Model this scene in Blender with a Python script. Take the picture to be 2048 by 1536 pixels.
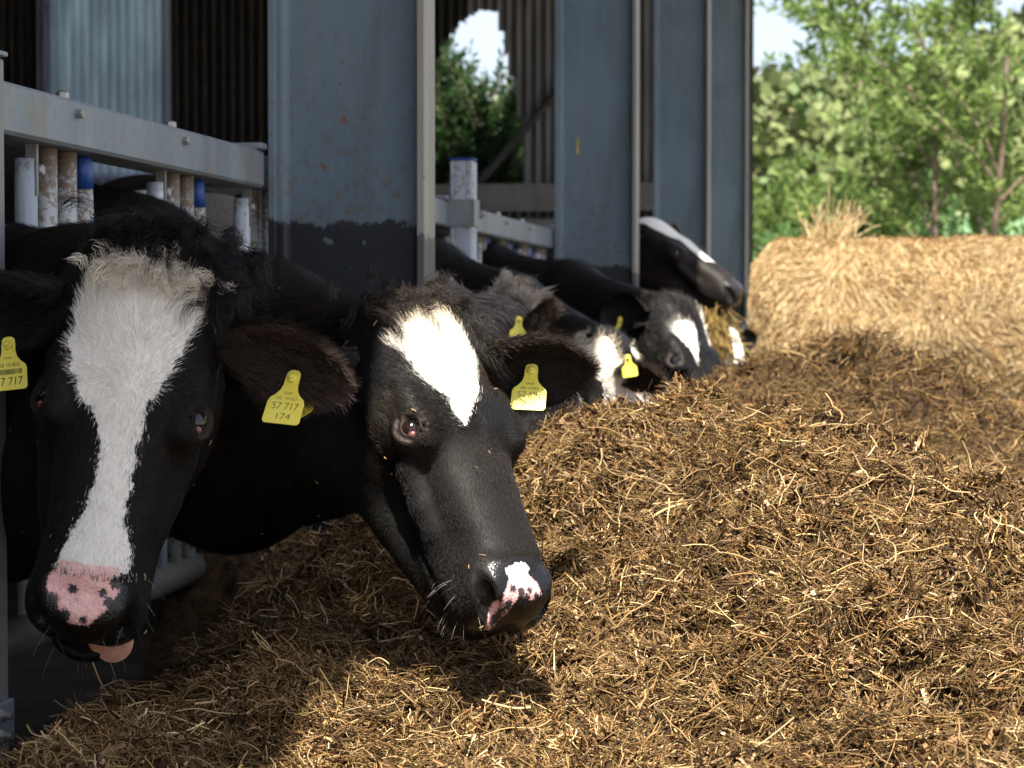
import bpy, math, random
import numpy as np
from mathutils import Matrix, Vector, Euler

for _o in list(bpy.data.objects):
    bpy.data.objects.remove(_o)
SC = bpy.context.scene
COL = SC.collection

# ------------------------------------------------------------------ camera
CAM_POS = np.array([0.0, 0.0, 0.95])
YAW, PITCH, FPX = math.radians(9.0), math.radians(1.85), 4400.0
cam = bpy.data.cameras.new('camera')
cam.sensor_width = 36.0
cam.lens = 36.0 * FPX / 2048.0
cam.clip_start, cam.clip_end = 0.05, 2000.0
cam.dof.use_dof = True
cam.dof.focus_distance = 3.3
cam.dof.aperture_fstop = 9.0
cam_ob = bpy.data.objects.new('camera', cam)
COL.objects.link(cam_ob)
cam_ob.location = CAM_POS
cam_ob.rotation_euler = (math.pi / 2 - PITCH, 0, YAW)
SC.camera = cam_ob

# ------------------------------------------------------------------ light
SUN_DIR = np.array([0.05, -0.36, 0.90]); SUN_DIR /= np.linalg.norm(SUN_DIR)
world = bpy.data.worlds.new('World'); SC.world = world
world.use_nodes = True
wn = world.node_tree; wn.nodes.clear()
w_out = wn.nodes.new('ShaderNodeOutputWorld')
w_bg = wn.nodes.new('ShaderNodeBackground')
w_sky = wn.nodes.new('ShaderNodeTexSky')
w_sky.sky_type = 'NISHITA'; w_sky.sun_disc = False
w_sky.sun_elevation = math.asin(SUN_DIR[2])
w_sky.sun_rotation = math.atan2(SUN_DIR[0], SUN_DIR[1])
w_sky.air_density = 1.0; w_sky.dust_density = 2.5; w_sky.ozone_density = 1.2
w_bg.inputs['Strength'].default_value = 0.098
# thin high cloud: the sky colour is mixed with white through a soft noise on the view direction
w_tc = wn.nodes.new('ShaderNodeTexCoord')
w_noise = wn.nodes.new('ShaderNodeTexNoise')
w_noise.inputs['Scale'].default_value = 2.2; w_noise.inputs['Detail'].default_value = 5
w_ramp = wn.nodes.new('ShaderNodeMapRange')
w_ramp.inputs['From Min'].default_value = 0.3; w_ramp.inputs['From Max'].default_value = 0.65
w_ramp.inputs['To Min'].default_value = 0.35; w_ramp.inputs['To Max'].default_value = 0.85
w_mix = wn.nodes.new('ShaderNodeMix'); w_mix.data_type = 'RGBA'
w_mix.inputs[7].default_value = (3.35, 3.5, 4.05, 1)
wn.links.new(w_tc.outputs['Generated'], w_noise.inputs['Vector'])
wn.links.new(w_noise.outputs['Fac'], w_ramp.inputs['Value'])
wn.links.new(w_ramp.outputs['Result'], w_mix.inputs[0])
wn.links.new(w_sky.outputs['Color'], w_mix.inputs[6])
wn.links.new(w_mix.outputs[2], w_bg.inputs['Color'])
wn.links.new(w_bg.outputs['Background'], w_out.inputs['Surface'])

sun = bpy.data.lights.new('sun', 'SUN')
sun.energy = 5.0; sun.angle = math.radians(0.53); sun.color = (1.0, 0.94, 0.83)
sun_ob = bpy.data.objects.new('sun', sun); COL.objects.link(sun_ob)
sun_ob.rotation_euler = Vector(SUN_DIR).to_track_quat('Z', 'Y').to_euler()
sun_ob.location = (2, -3, 14)

SC.view_settings.view_transform = 'Standard'
SC.view_settings.look = 'None'
SC.view_settings.exposure = 1.66
SC.view_settings.gamma = 1.0
SC.view_settings.use_curve_mapping = False
SC.render.engine = 'CYCLES'
SC.cycles.use_denoising = True
SC.cycles.max_bounces = 8
SC.cycles.diffuse_bounces = 4
SC.cycles.transparent_max_bounces = 8
SC.cycles_curves.shape = 'THICK'
SC.cycles_curves.subdivisions = 2

# ------------------------------------------------------------------ small helpers
RNG = np.random.default_rng(7)
CAM_R = np.array(Euler((math.pi / 2 - PITCH, 0, YAW)).to_matrix())


def at(px, py, Y):
    """world point on the sight line through photo pixel (px, py) at depth Y"""
    d = CAM_R @ np.array([(px - 1024) / FPX, -(py - 768) / FPX, -1.0])
    return CAM_POS + d * ((Y - CAM_POS[1]) / d[1])


def unit(v):
    v = np.asarray(v, float)
    return v / (np.linalg.norm(v, axis=-1, keepdims=True) + 1e-12)


def basis(y, z):
    y = unit(y); z = np.asarray(z, float); z = unit(z - y * z.dot(y))
    return np.stack([np.cross(y, z), y, z], 1)


def sstep(a, b, x):
    t = np.clip((x - a) / (b - a), 0, 1)
    return t * t * (3 - 2 * t)


def mesh_np(name, V, faces, mat=None, smooth=False):
    """faces: list of (n, k) integer arrays (each of a fixed k)"""
    me = bpy.data.meshes.new(name)
    V = np.asarray(V, np.float32)
    if not isinstance(faces, (list, tuple)):
        faces = [faces]
    faces = [np.asarray(f, np.int32) for f in faces if len(f)]
    loops = np.concatenate([f.ravel() for f in faces])
    tot = np.concatenate([np.full(len(f), f.shape[1], np.int32) for f in faces])
    me.vertices.add(len(V)); me.vertices.foreach_set('co', V.ravel())
    me.loops.add(len(loops)); me.loops.foreach_set('vertex_index', loops)
    me.polygons.add(len(tot))
    st = np.zeros(len(tot), np.int32); st[1:] = np.cumsum(tot)[:-1]
    me.polygons.foreach_set('loop_start', st)
    me.polygons.foreach_set('loop_total', tot)
    me.polygons.foreach_set('use_smooth', np.full(len(tot), bool(smooth)))
    me.update(calc_edges=True)
    me.validate()
    if mat is not None:
        me.materials.append(mat)
    return me


def link(name, data, parent=None, loc=None, rot=None, mat4=None):
    o = bpy.data.objects.new(name, data); COL.objects.link(o)
    if parent is not None:
        o.parent = parent
    if mat4 is not None:
        o.matrix_local = mat4
    if loc is not None:
        o.location = [float(c) for c in loc]
    if rot is not None:
        o.rotation_euler = rot
    return o


def tag(o, label=None, cat=None, group=None, kind=None):
    if label: o['label'] = label
    if cat: o['category'] = cat
    if group: o['group'] = group
    if kind: o['kind'] = kind
    return o


class MB:
    """collects simple solids into one mesh"""
    def __init__(self):
        self.V = []; self.F = {}; self.n = 0

    def add(self, V, faces):
        for f in faces:
            self.F.setdefault(len(f), []).append([i + self.n for i in f])
        self.V.append(np.asarray(V, float).reshape(-1, 3)); self.n += len(self.V[-1])

    def box(self, lo, hi, b=0.0):
        x0, y0, z0 = lo; x1, y1, z1 = hi
        if b <= 0:
            V = [(x, y, z) for x in (x0, x1) for y in (y0, y1) for z in (z0, z1)]
            self.add(V, [(0, 1, 3, 2), (4, 6, 7, 5), (0, 4, 5, 1), (2, 3, 7, 6), (0, 2, 6, 4), (1, 5, 7, 3)])
            return
        V = []; idx = {}
        for sx in (0, 1):
            for sy in (0, 1):
                for sz in (0, 1):
                    c = [(x0, x1)[sx], (y0, y1)[sy], (z0, z1)[sz]]
                    sg = [1 - 2 * sx, 1 - 2 * sy, 1 - 2 * sz]
                    for a in range(3):          # vertex lying on the face normal to axis a
                        p = [c[i] + (0 if i == a else sg[i] * b) for i in range(3)]
                        idx[(sx, sy, sz, a)] = len(V); V.append(p)
        F = []
        for a in range(3):
            b1, b2 = (a + 1) % 3, (a + 2) % 3
            for s in (0, 1):
                def k(u, v):
                    t = [0, 0, 0]; t[a] = s; t[b1] = u; t[b2] = v
                    return idx[(t[0], t[1], t[2], a)]
                q = [k(0, 0), k(1, 0), k(1, 1), k(0, 1)]
                F.append(q if s else q[::-1])
        for a in range(3):                      # edge along axis a
            b1, b2 = (a + 1) % 3, (a + 2) % 3
            for u in (0, 1):
                for v in (0, 1):
                    def k(s, ax):
                        t = [0, 0, 0]; t[a] = s; t[b1] = u; t[b2] = v
                        return idx[(t[0], t[1], t[2], ax)]
                    q = [k(0, b1), k(1, b1), k(1, b2), k(0, b2)]
                    F.append(q if (u == v) else q[::-1])
        for sx in (0, 1):
            for sy in (0, 1):
                for sz in (0, 1):
                    q = [idx[(sx, sy, sz, i)] for i in range(3)]
                    F.append(q if (sx + sy + sz) % 2 else q[::-1])
        self.add(V, F)

    def tube(self, pts, rad, n=12, cap=True):
        pts = np.asarray(pts, float); m = len(pts)
        rad = np.full(m, rad) if np.isscalar(rad) else np.asarray(rad, float)
        t = unit(np.gradient(pts, axis=0))
        ref = np.array([0, 0, 1.0]) if abs(t[0][2]) < .9 else np.array([1.0, 0, 0])
        V = []
        for i in range(m):
            u = unit(np.cross(t[i], ref)); v = np.cross(t[i], u)
            a = np.arange(n) * 2 * math.pi / n
            V.append(pts[i] + rad[i] * (np.cos(a)[:, None] * u + np.sin(a)[:, None] * v))
            ref = np.cross(u, t[i]) if False else ref
        F = [(i * n + j, i * n + (j + 1) % n, (i + 1) * n + (j + 1) % n, (i + 1) * n + j)
             for i in range(m - 1) for j in range(n)]
        if cap:
            F.append(tuple(range(n))[::-1]); F.append(tuple((m - 1) * n + j for j in range(n)))
        self.add(np.concatenate(V), F)

    def mesh(self, name, mat=None, smooth=False):
        V = np.concatenate(self.V)
        return mesh_np(name, V, [np.array(f) for f in self.F.values()], mat, smooth)

    def build(self, name, mat=None, parent=None, smooth=False, **k):
        return link(name, self.mesh(name, mat, smooth), parent, **k)


def hair_obj(name, P, rad, col, mat, parent=None):
    """P (n,k,3) strand points, rad (n,k) radii, col (n,3) colour per strand: one hair-curves object"""
    n, k = P.shape[:2]
    hc = bpy.data.hair_curves.new(name)
    hc.add_curves([k] * n)
    hc.attributes['position'].data.foreach_set('vector', np.ascontiguousarray(P, np.float32).ravel())
    ra = hc.attributes.get('radius') or hc.attributes.new('radius', 'FLOAT', 'POINT')
    ra.data.foreach_set('value', np.ascontiguousarray(np.broadcast_to(rad, (n, k)), np.float32).ravel())
    ca = hc.attributes.new('tint', 'FLOAT_COLOR', 'CURVE')
    c4 = np.ones((n, 4), np.float32); c4[:, :3] = col
    ca.data.foreach_set('color', c4.ravel())
    hc.materials.append(mat)
    return link(name, hc, parent)


# value noise on numpy arrays
def _hash(ix, iy, iz, seed):
    h = (ix * 374761393 + iy * 668265263 + iz * 2147483647 + seed * 974711) & 0xffffffff
    h = ((h ^ (h >> 13)) * 1274126177) & 0xffffffff
    h = h ^ (h >> 16)
    return (h & 0xffff) / 65535.0


def vnoise(P, scale, seed=0):
    q = np.asarray(P, float) * scale
    i = np.floor(q).astype(np.int64); f = q - i; f = f * f * (3 - 2 * f)
    r = 0
    for dx in (0, 1):
        for dy in (0, 1):
            for dz in (0, 1):
                w = (f[..., 0] if dx else 1 - f[..., 0]) * (f[..., 1] if dy else 1 - f[..., 1]) * (f[..., 2] if dz else 1 - f[..., 2])
                r = r + w * _hash(i[..., 0] + dx, i[..., 1] + dy, i[..., 2] + dz, seed)
    return r


def fbm(P, scale, oct=3, seed=0):
    r, a, t = 0, 1.0, 0
    for o in range(oct):
        r = r + a * vnoise(P, scale * 2 ** o, seed + o * 17); t += a; a *= .5
    return r / t


def poly_sd(P, poly):
    """signed distance to a closed 2D polygon, positive inside"""
    poly = np.asarray(poly, float); d = np.full(len(P), 1e9); s = np.zeros(len(P), bool)
    for a, b in zip(poly, np.roll(poly, -1, 0)):
        e = b - a; w = P - a
        t = np.clip((w @ e) / (e @ e), 0, 1)
        d = np.minimum(d, ((w - t[:, None] * e) ** 2).sum(1))
        c = (a[1] > P[:, 1]) != (b[1] > P[:, 1])
        xx = a[0] + (P[:, 1] - a[1]) * e[0] / (e[1] if abs(e[1]) > 1e-9 else 1e-9)
        s ^= c & (P[:, 0] < xx)
    return np.where(s, 1, -1) * np.sqrt(d)


# ------------------------------------------------------------------ node materials
class NT:
    def __init__(self, name):
        self.m = bpy.data.materials.new(name); self.m.use_nodes = True
        self.t = self.m.node_tree; self.t.nodes.clear()
        self.out = self.t.nodes.new('ShaderNodeOutputMaterial')
        self.p = self.n('ShaderNodeBsdfPrincipled')
        self.l(self.p.outputs[0], self.out.inputs[0])
        self.tc = self.n('ShaderNodeTexCoord')

    def n(self, t, **k):
        x = self.t.nodes.new(t)
        for a, b in k.items(): setattr(x, a, b)
        return x

    def l(self, a, b): self.t.links.new(a, b)

    def set(self, sock, v):
        if hasattr(v, 'links') or isinstance(v, bpy.types.NodeSocket): self.l(v, sock)
        elif isinstance(v, (tuple, list)) and len(v) == 3 and sock.type == 'RGBA': sock.default_value = (*v, 1)
        else: sock.default_value = v

    def noise(self, scale, detail=4, rough=.55, stretch=None, coord='Object', out=0, dist=0.0):
        vec = self.tc.outputs[coord]
        if stretch:
            mp = self.n('ShaderNodeMapping'); mp.inputs['Scale'].default_value = stretch
            self.l(vec, mp.inputs[0]); vec = mp.outputs[0]
        x = self.n('ShaderNodeTexNoise'); self.l(vec, x.inputs['Vector'])
        x.inputs['Scale'].default_value = scale; x.inputs['Detail'].default_value = detail
        x.inputs['Roughness'].default_value = rough; x.inputs['Distortion'].default_value = dist
        return x.outputs[out]

    def ramp(self, v, a, b, c=0.0, d=1.0):
        x = self.n('ShaderNodeMapRange'); x.interpolation_type = 'SMOOTHSTEP'
        self.set(x.inputs[0], v); self.set(x.inputs[1], a); self.set(x.inputs[2], b); self.set(x.inputs[3], c); self.set(x.inputs[4], d)
        return x.outputs[0]

    def mix(self, f, a, b, mode='MIX'):
        x = self.n('ShaderNodeMix'); x.data_type = 'RGBA'; x.blend_type = mode
        self.set(x.inputs[0], f); self.set(x.inputs[6], a); self.set(x.inputs[7], b)
        return x.outputs[2]

    def math(self, op, a, b=0.0):
        x = self.n('ShaderNodeMath'); x.operation = op
        self.set(x.inputs[0], a); self.set(x.inputs[1], b)
        return x.outputs[0]

    def attr(self, name, out='Fac'):
        x = self.n('ShaderNodeAttribute'); x.attribute_name = name
        return x.outputs[out]

    def bump(self, h, strength=.3, dist=.01):
        x = self.n('ShaderNodeBump'); x.inputs['Strength'].default_value = strength
        x.inputs['Distance'].default_value = dist; self.set(x.inputs['Height'], h)
        self.l(x.outputs[0], self.p.inputs['Normal'])

    def fin(self, col, rough=.6, metal=0.0, spec=.5):
        self.set(self.p.inputs['Base Color'], col); self.set(self.p.inputs['Roughness'], rough)
        self.set(self.p.inputs['Metallic'], metal); self.set(self.p.inputs['Specular IOR Level'], spec)
        return self.m


def plain(name, col, rough=.6, metal=0.0, var=.25, scale=20):
    t = NT(name)
    n = t.noise(scale, 4)
    c = t.mix(t.ramp(n, .3, .7), tuple(x * (1 - var) for x in col), tuple(min(1, x * (1 + var)) for x in col))
    return t.fin(c, rough, metal)
DENS = 1.0
# ------------------------------------------------------------------ animals: materials
def coat_material(name, dark=(.0042, .0037, .0035), white=(.74, .71, .65), grey=0.0):
    t = NT(name)
    n = t.noise(160, 3); n2 = t.noise(14, 3)
    wob = t.math('MULTIPLY', t.math('SUBTRACT', n, .5), .012)
    w = t.ramp(t.math('ADD', t.attr('white'), wob), -.0015, .0015)
    dk = t.mix(t.ramp(n2, .45, .75), dark, (dark[0] * 1.9, dark[1] * 1.6, dark[2] * 1.35))
    if grey > 0:
        g = t.noise(420, 4, stretch=(1, .25, 1))
        dk = t.mix(t.math('MULTIPLY', t.ramp(g, .42, .62), grey), dk, (.34, .30, .26))
    wh = t.mix(t.ramp(t.noise(220, 3, stretch=(1, .2, 1)), .35, .7), white, tuple(c * .86 for c in white))
    c = t.mix(w, dk, wh)
    pk = t.ramp(t.math('ADD', t.attr('pink'), t.math('MULTIPLY', t.math('SUBTRACT', t.noise(300, 2), .5), .008)), -.002, .002)
    pinkc = t.mix(t.ramp(t.noise(90, 4), .35, .7), (.66, .34, .31), (.78, .48, .44))
    sp = t.ramp(t.math('ADD', t.attr('spot'), t.math('MULTIPLY', t.math('SUBTRACT', t.noise(260, 2), .5), .012)), -.0018, .0018)
    pinkc = t.mix(sp, pinkc, (.030, .026, .028))
    c = t.mix(pk, c, pinkc)
    c = t.mix(t.math('MULTIPLY', t.attr('lid'), .9), c, t.mix(t.ramp(t.noise(120, 3), .3, .7), (.012, .008, .006), (.030, .018, .013)))
    nk = t.ramp(t.attr('nude'), .3, .7)                # wet, hairless nose leather
    v = t.n('ShaderNodeTexVoronoi'); v.inputs['Scale'].default_value = 230
    t.l(t.tc.outputs['Object'], v.inputs['Vector'])
    h = t.mix(nk, t.noise(500, 3, stretch=(1, .25, 1)), v.outputs['Distance'])
    t.bump(h, .35, .002)
    rough = t.ramp(nk, 0, 1, .55, .33)
    return t.fin(c, rough, 0, t.ramp(nk, 0, 1, .16, .45))


def hair_material(name, rough=.42, spec=.24):
    t = NT(name)
    return t.fin(t.attr('tint', 'Color'), rough, 0, spec)


def eye_material():
    t = NT('eye_gloss')
    sx = t.n('ShaderNodeSeparateXYZ'); t.l(t.tc.outputs['Object'], sx.inputs[0])
    z = t.math('DIVIDE', sx.outputs[2], .0236)
    iris = t.ramp(z, .22, .32)
    pup = t.ramp(z, .80, .86)
    c = t.mix(iris, (.55, .40, .37), (.012, .006, .004))
    c = t.mix(pup, c, (.004, .004, .006))
    t.p.inputs['Coat Weight'].default_value = .35; t.p.inputs['Coat Roughness'].default_value = .02
    return t.fin(c, .10, 0, .35)


M_EYE = eye_material()
M_TEAR = plain('tear_corner_skin', (.17, .06, .055), .2, 0, .15, 90)
M_FUR = hair_material('fur_strands')
tg_ = NT('yellow_plastic')
M_TAG = tg_.fin(tg_.mix(tg_.ramp(tg_.noise(130, 5, .7), .60, .78), tg_.mix(tg_.ramp(tg_.noise(25, 3), .3, .7), (.88, .78, .13), (.86, .72, .08)), (.42, .30, .06)), .42)
M_INK = plain('black_print', (.03, .028, .02), .6, 0, .1)
M_PENCIL = plain('pencil_print', (.30, .16, .05), .6, 0, .1)


# ------------------------------------------------------------------ implicit surfaces
class Field:
    """signed distance field on a stretched grid; fine inside box lo..hi, coarser outwards"""
    def __init__(self, lo, hi, h, blo, bhi, grow=1.10, hmax=.045):
        self.ax = []
        for a in range(3):
            c = list(np.arange(lo[a], hi[a] + h, h))
            s = h; x = c[-1]
            while x < bhi[a]:
                s = min(s * grow, hmax); x += s; c.append(x)
            s = h; x = c[0]; pre = []
            while x > blo[a]:
                s = min(s * grow, hmax); x -= s; pre.append(x)
            self.ax.append(np.array(pre[::-1] + c, np.float32))
        self.f = np.full([len(a) for a in self.ax], 9.0, np.float32)

    def box(self, lo, hi):
        s = []
        for a in range(3):
            i = int(np.searchsorted(self.ax[a], lo[a])); j = int(np.searchsorted(self.ax[a], hi[a]))
            s.append(slice(max(i - 1, 0), min(j + 1, len(self.ax[a]))))
        return tuple(s)

    def grid(self, s):
        return (self.ax[0][s[0]][:, None, None], self.ax[1][s[1]][None, :, None], self.ax[2][s[2]][None, None, :])

    def op(self, s, d, k, mode):
        f = self.f[s]
        if mode == 'add':
            h = np.maximum(k - np.abs(f - d), 0) / k
            self.f[s] = np.minimum(f, d) - h * h * k * .25
        else:
            d = -d
            h = np.maximum(k - np.abs(f - d), 0) / k
            self.f[s] = np.maximum(f, d) + h * h * k * .25

    def ell(self, c, r, k=.03, mode='add', R=None, mirror=True):
        c = np.array(c, float); r = np.array(r, float)
        for sg in ((1, -1) if mirror and abs(c[0]) > 1e-6 else (1,)):
            cc = c * np.array([sg, 1, 1])
            m = r.max() if R is not None else r
            s = self.box(cc - m - k * 1.2, cc + m + k * 1.2)
            X, Y, Z = self.grid(s)
            X = X - cc[0]; Y = Y - cc[1]; Z = Z - cc[2]
            if R is not None:
                Rm = np.array(R, float)
                if sg < 0:
                    Rm = np.diag([-1, 1, 1]) @ Rm
                X, Y, Z = (X * Rm[0, i] + Y * Rm[1, i] + Z * Rm[2, i] for i in range(3))
            a = np.sqrt((X / r[0]) ** 2 + (Y / r[1]) ** 2 + (Z / r[2]) ** 2)
            b = np.sqrt((X / r[0] ** 2) ** 2 + (Y / r[1] ** 2) ** 2 + (Z / r[2] ** 2) ** 2) + 1e-9
            d = (a * (a - 1) / b).astype(np.float32)
            self.op(s, d, k, mode)

    def cap(self, a, ra, b, rb, k=.03, mode='add', mirror=True):
        a = np.array(a, float); b = np.array(b, float)
        for sg in ((1, -1) if mirror and max(abs(a[0]), abs(b[0])) > 1e-6 else (1,)):
            m3 = np.array([sg, 1, 1]); A = a * m3; B = b * m3
            m = max(ra, rb) + k * 1.2
            s = self.box(np.minimum(A, B) - m, np.maximum(A, B) + m)
            X, Y, Z = self.grid(s)
            e = B - A; L = e @ e + 1e-12
            h = np.clip(((X - A[0]) * e[0] + (Y - A[1]) * e[1] + (Z - A[2]) * e[2]) / L, 0, 1)
            d = np.sqrt((X - A[0] - h * e[0]) ** 2 + (Y - A[1] - h * e[1]) ** 2 + (Z - A[2] - h * e[2]) ** 2) - (ra + (rb - ra) * h)
            self.op(s, d.astype(np.float32), k, mode)

    def chain(self, pts, rad, k=.01, mode='add', mirror=True):
        for i in range(len(pts) - 1):
            self.cap(pts[i], rad[i], pts[i + 1], rad[i + 1], k, mode, mirror)

    def surface(self):
        f = self.f; ax = self.ax; n = f.shape
        s = f < 0
        cnt = np.zeros([d - 1 for d in n], np.uint8)
        C = [(i, j, k) for i in (0, 1) for j in (0, 1) for k in (0, 1)]
        for (i, j, k) in C:
            cnt += s[i:n[0] - 1 + i, j:n[1] - 1 + j, k:n[2] - 1 + k]
        act = (cnt > 0) & (cnt < 8)
        ijk = np.argwhere(act)
        vals = np.stack([f[ijk[:, 0] + i, ijk[:, 1] + j, ijk[:, 2] + k] for (i, j, k) in C], 1)
        pos = np.zeros((len(ijk), 3)); w = np.zeros(len(ijk))
        for a in range(8):
            for b in range(a + 1, 8):
                if sum(abs(C[a][q] - C[b][q]) for q in range(3)) != 1: continue
                va, vb = vals[:, a], vals[:, b]
                m = (va < 0) != (vb < 0)
                t = np.where(m, va / np.where(m, va - vb, 1), 0)
                p = np.array(C[a]) + t[:, None] * (np.array(C[b]) - np.array(C[a]))
                pos += p * m[:, None]; w += m
        pos = ijk + pos / w[:, None]
        V = np.stack([np.interp(pos[:, q], np.arange(n[q]), ax[q]) for q in range(3)], 1)
        idx = np.full(act.shape, -1, np.int32); idx[act] = np.arange(len(ijk))
        F = []
        for q in range(3):
            u, v = (q + 1) % 3, (q + 2) % 3
            sa = [slice(None)] * 3; sb = [slice(None)] * 3
            sa[q] = slice(0, -1); sb[q] = slice(1, None)
            ch = s[tuple(sa)] != s[tuple(sb)]
            e = np.argwhere(ch)
            e = e[(e[:, u] > 0) & (e[:, v] > 0) & (e[:, u] < n[u] - 1) & (e[:, v] < n[v] - 1)]
            ins = s[e[:, 0], e[:, 1], e[:, 2]]
            def cell(du, dv):
                c = e.copy(); c[:, u] += du; c[:, v] += dv
                return idx[c[:, 0], c[:, 1], c[:, 2]]
            Q = np.stack([cell(-1, -1), cell(0, -1), cell(0, 0), cell(-1, 0)], 1)
            Q[~ins] = Q[~ins][:, ::-1]
            F.append(Q)
        F = np.concatenate(F)
        return V, F[(F >= 0).all(1)]


def eye_frame(sg=1):
    ax = unit(np.array([.72, .03, .70])); e1 = unit(np.array([-.10, 1.0, .10])); e1 = unit(e1 - ax * ax.dot(e1)); e2 = np.cross(e1, ax)
    if e2[2] < 0: e2 = -e2
    m = np.array([sg, 1, 1])
    return np.array([.0945, .238, -.0500]) * m, ax * m, e1 * m, e2 * m


def head_field(fd, mouth_open=0.0, jaw_y=0.0):
    """cow head: poll at the origin, +y runs down the face to the muzzle, +z is the face normal, x is lateral"""
    E, Cp = fd.ell, fd.cap
    E((0, .075, -.105), (.098, .115, .100), .04)                      # skull
    E((0, .035, -.045), (.082, .060, .042), .05)                      # poll
    E((0, .135, -.062), (.104, .125, .060), .04)                      # forehead plate
    E((.060, .215, -.070), (.050, .065, .050), .04)                   # brow
    Cp((.030, .20, -.085), .066, (.018, .475, -.100), .042, .035)     # nasal bone
    Cp((.036, .25, -.056), .028, (.032, .45, -.064), .024, .03)      # its two edges
    Cp((0, .20, -.050), .040, (0, .46, -.060), .026, .03)             # flat top of the nose
    E((0, .478, -.106), (.076, .066, .059), .03)                      # muzzle
    E((.046, .504, -.096), (.033, .038, .046), .018)                  # nostril wings
    E((0, .523, -.094), (.046, .028, .042), .022)                     # nose pad
    E((.037, .497, -.130), (.043, .048, .038), .018)                  # upper lip
    Cp((.062, .120, -.222), .054, (.028, .44, -.182), .036, .045)     # jaw bone
    E((0, .20, -.165), (.062, .14, .072), .05)
    E((.064, .160, -.140), (.047, .105, .092), .035)                  # cheek muscle
    E((.082, .236, -.060), (.036, .046, .040), .02)                   # orbit
    Cp((.090, .180, -.036), .018, (.088, .262, -.028), .012, .02)     # brow ridge
    fd.chain([(.088, .285, -.098), (.080, .325, -.106), (.068, .375, -.112)], [.013, .014, .010], .022)   # facial crest
    fd.chain([(.094, .275, -.090), (.088, .300, -.098)], [.013, .012], .02)
    fd.chain([(.080, .345, -.112), (.074, .375, -.116)], [.014, .011], .022)
    E((.056, .405, -.135), (.022, .065, .032), .03)                   # buccal fold
    dz = -mouth_open
    E((0, .468 + jaw_y, -.184 + dz), (.056, .056, .028), .022)        # chin and lower lip
    E((0, .497 + jaw_y, -.164 + dz), (.046, .028, .018), .015)
    fd.chain([(.090, .30, -.140), (.076, .36, -.146)], [.001, .001], .035, 'sub')
    # eyelids
    for sg in (1, -1):
        c, ax, e1, e2 = eye_frame(sg)
        r = .0215
        def dirn(l, v): return unit(ax * math.cos(l) * math.cos(v) + e1 * math.sin(l) + e2 * math.cos(l) * math.sin(v))
        Rm = np.stack([ax, e1, e2], 1)
        fd.ell(c + ax * .014, (.022, .0245, .0180), .004, 'sub', R=Rm, mirror=False)
        tt_ = np.linspace(-1, 1, 9)
        up = [c + r * 1.07 * dirn(t * 1.02 + .03, (.86 * (1 - t * t) - .12 * t)) for t in tt_]
        lo = [c + r * 1.07 * dirn(t * 1.02 + .03, (-.72 * (1 - t * t) - .12 * t)) for t in tt_]
        fd.chain(up, [.003, .0035, .004, .004, .004, .004, .004, .0035, .003], .004, mirror=False)
        fd.chain(lo, [.003, .0035, .0035, .0035, .0035, .0035, .0035, .0035, .003], .004, mirror=False)
        up2 = [c + r * 1.22 * dirn(t * 1.0, .86 * (1 - t * t) + .40) for t in tt_]
        lo2 = [c + r * 1.12 * dirn(t * 1.0, -.72 * (1 - t * t) - .40) for t in tt_]
        fd.chain(up2, [.006] * 9, .012, mirror=False)
        fd.chain(lo2, [.005] * 9, .010, mirror=False)
        fd.chain([c + r * 1.42 * dirn(t * .9, .60 * (1 - t * t) + .26) for t in tt_], [.0015] * 9, .006, 'sub', mirror=False)
        fd.chain([c + r * 1.30 * dirn(t * .9, -.50 * (1 - t * t) - .28) for t in tt_], [.0012] * 9, .006, 'sub', mirror=False)
    # nostrils
    fd.chain([(.072, .492, -.064), (.066, .514, -.069), (.055, .535, -.086), (.039, .549, -.106)], [.006, .0125, .0160, .009], .008, 'sub')
    # mouth line
    z = -.152 + dz * .5
    mo = [(.068, .375, z + .006), (.078, .43, z), (.070, .488, z), (.040, .525, z), (0, .540, z + .002)]
    r = .0045 + mouth_open * .55
    fd.chain(mo, [.003, .004 + mouth_open * .2, r, r * 1.2, r * 1.25], .008, 'sub')


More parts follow.
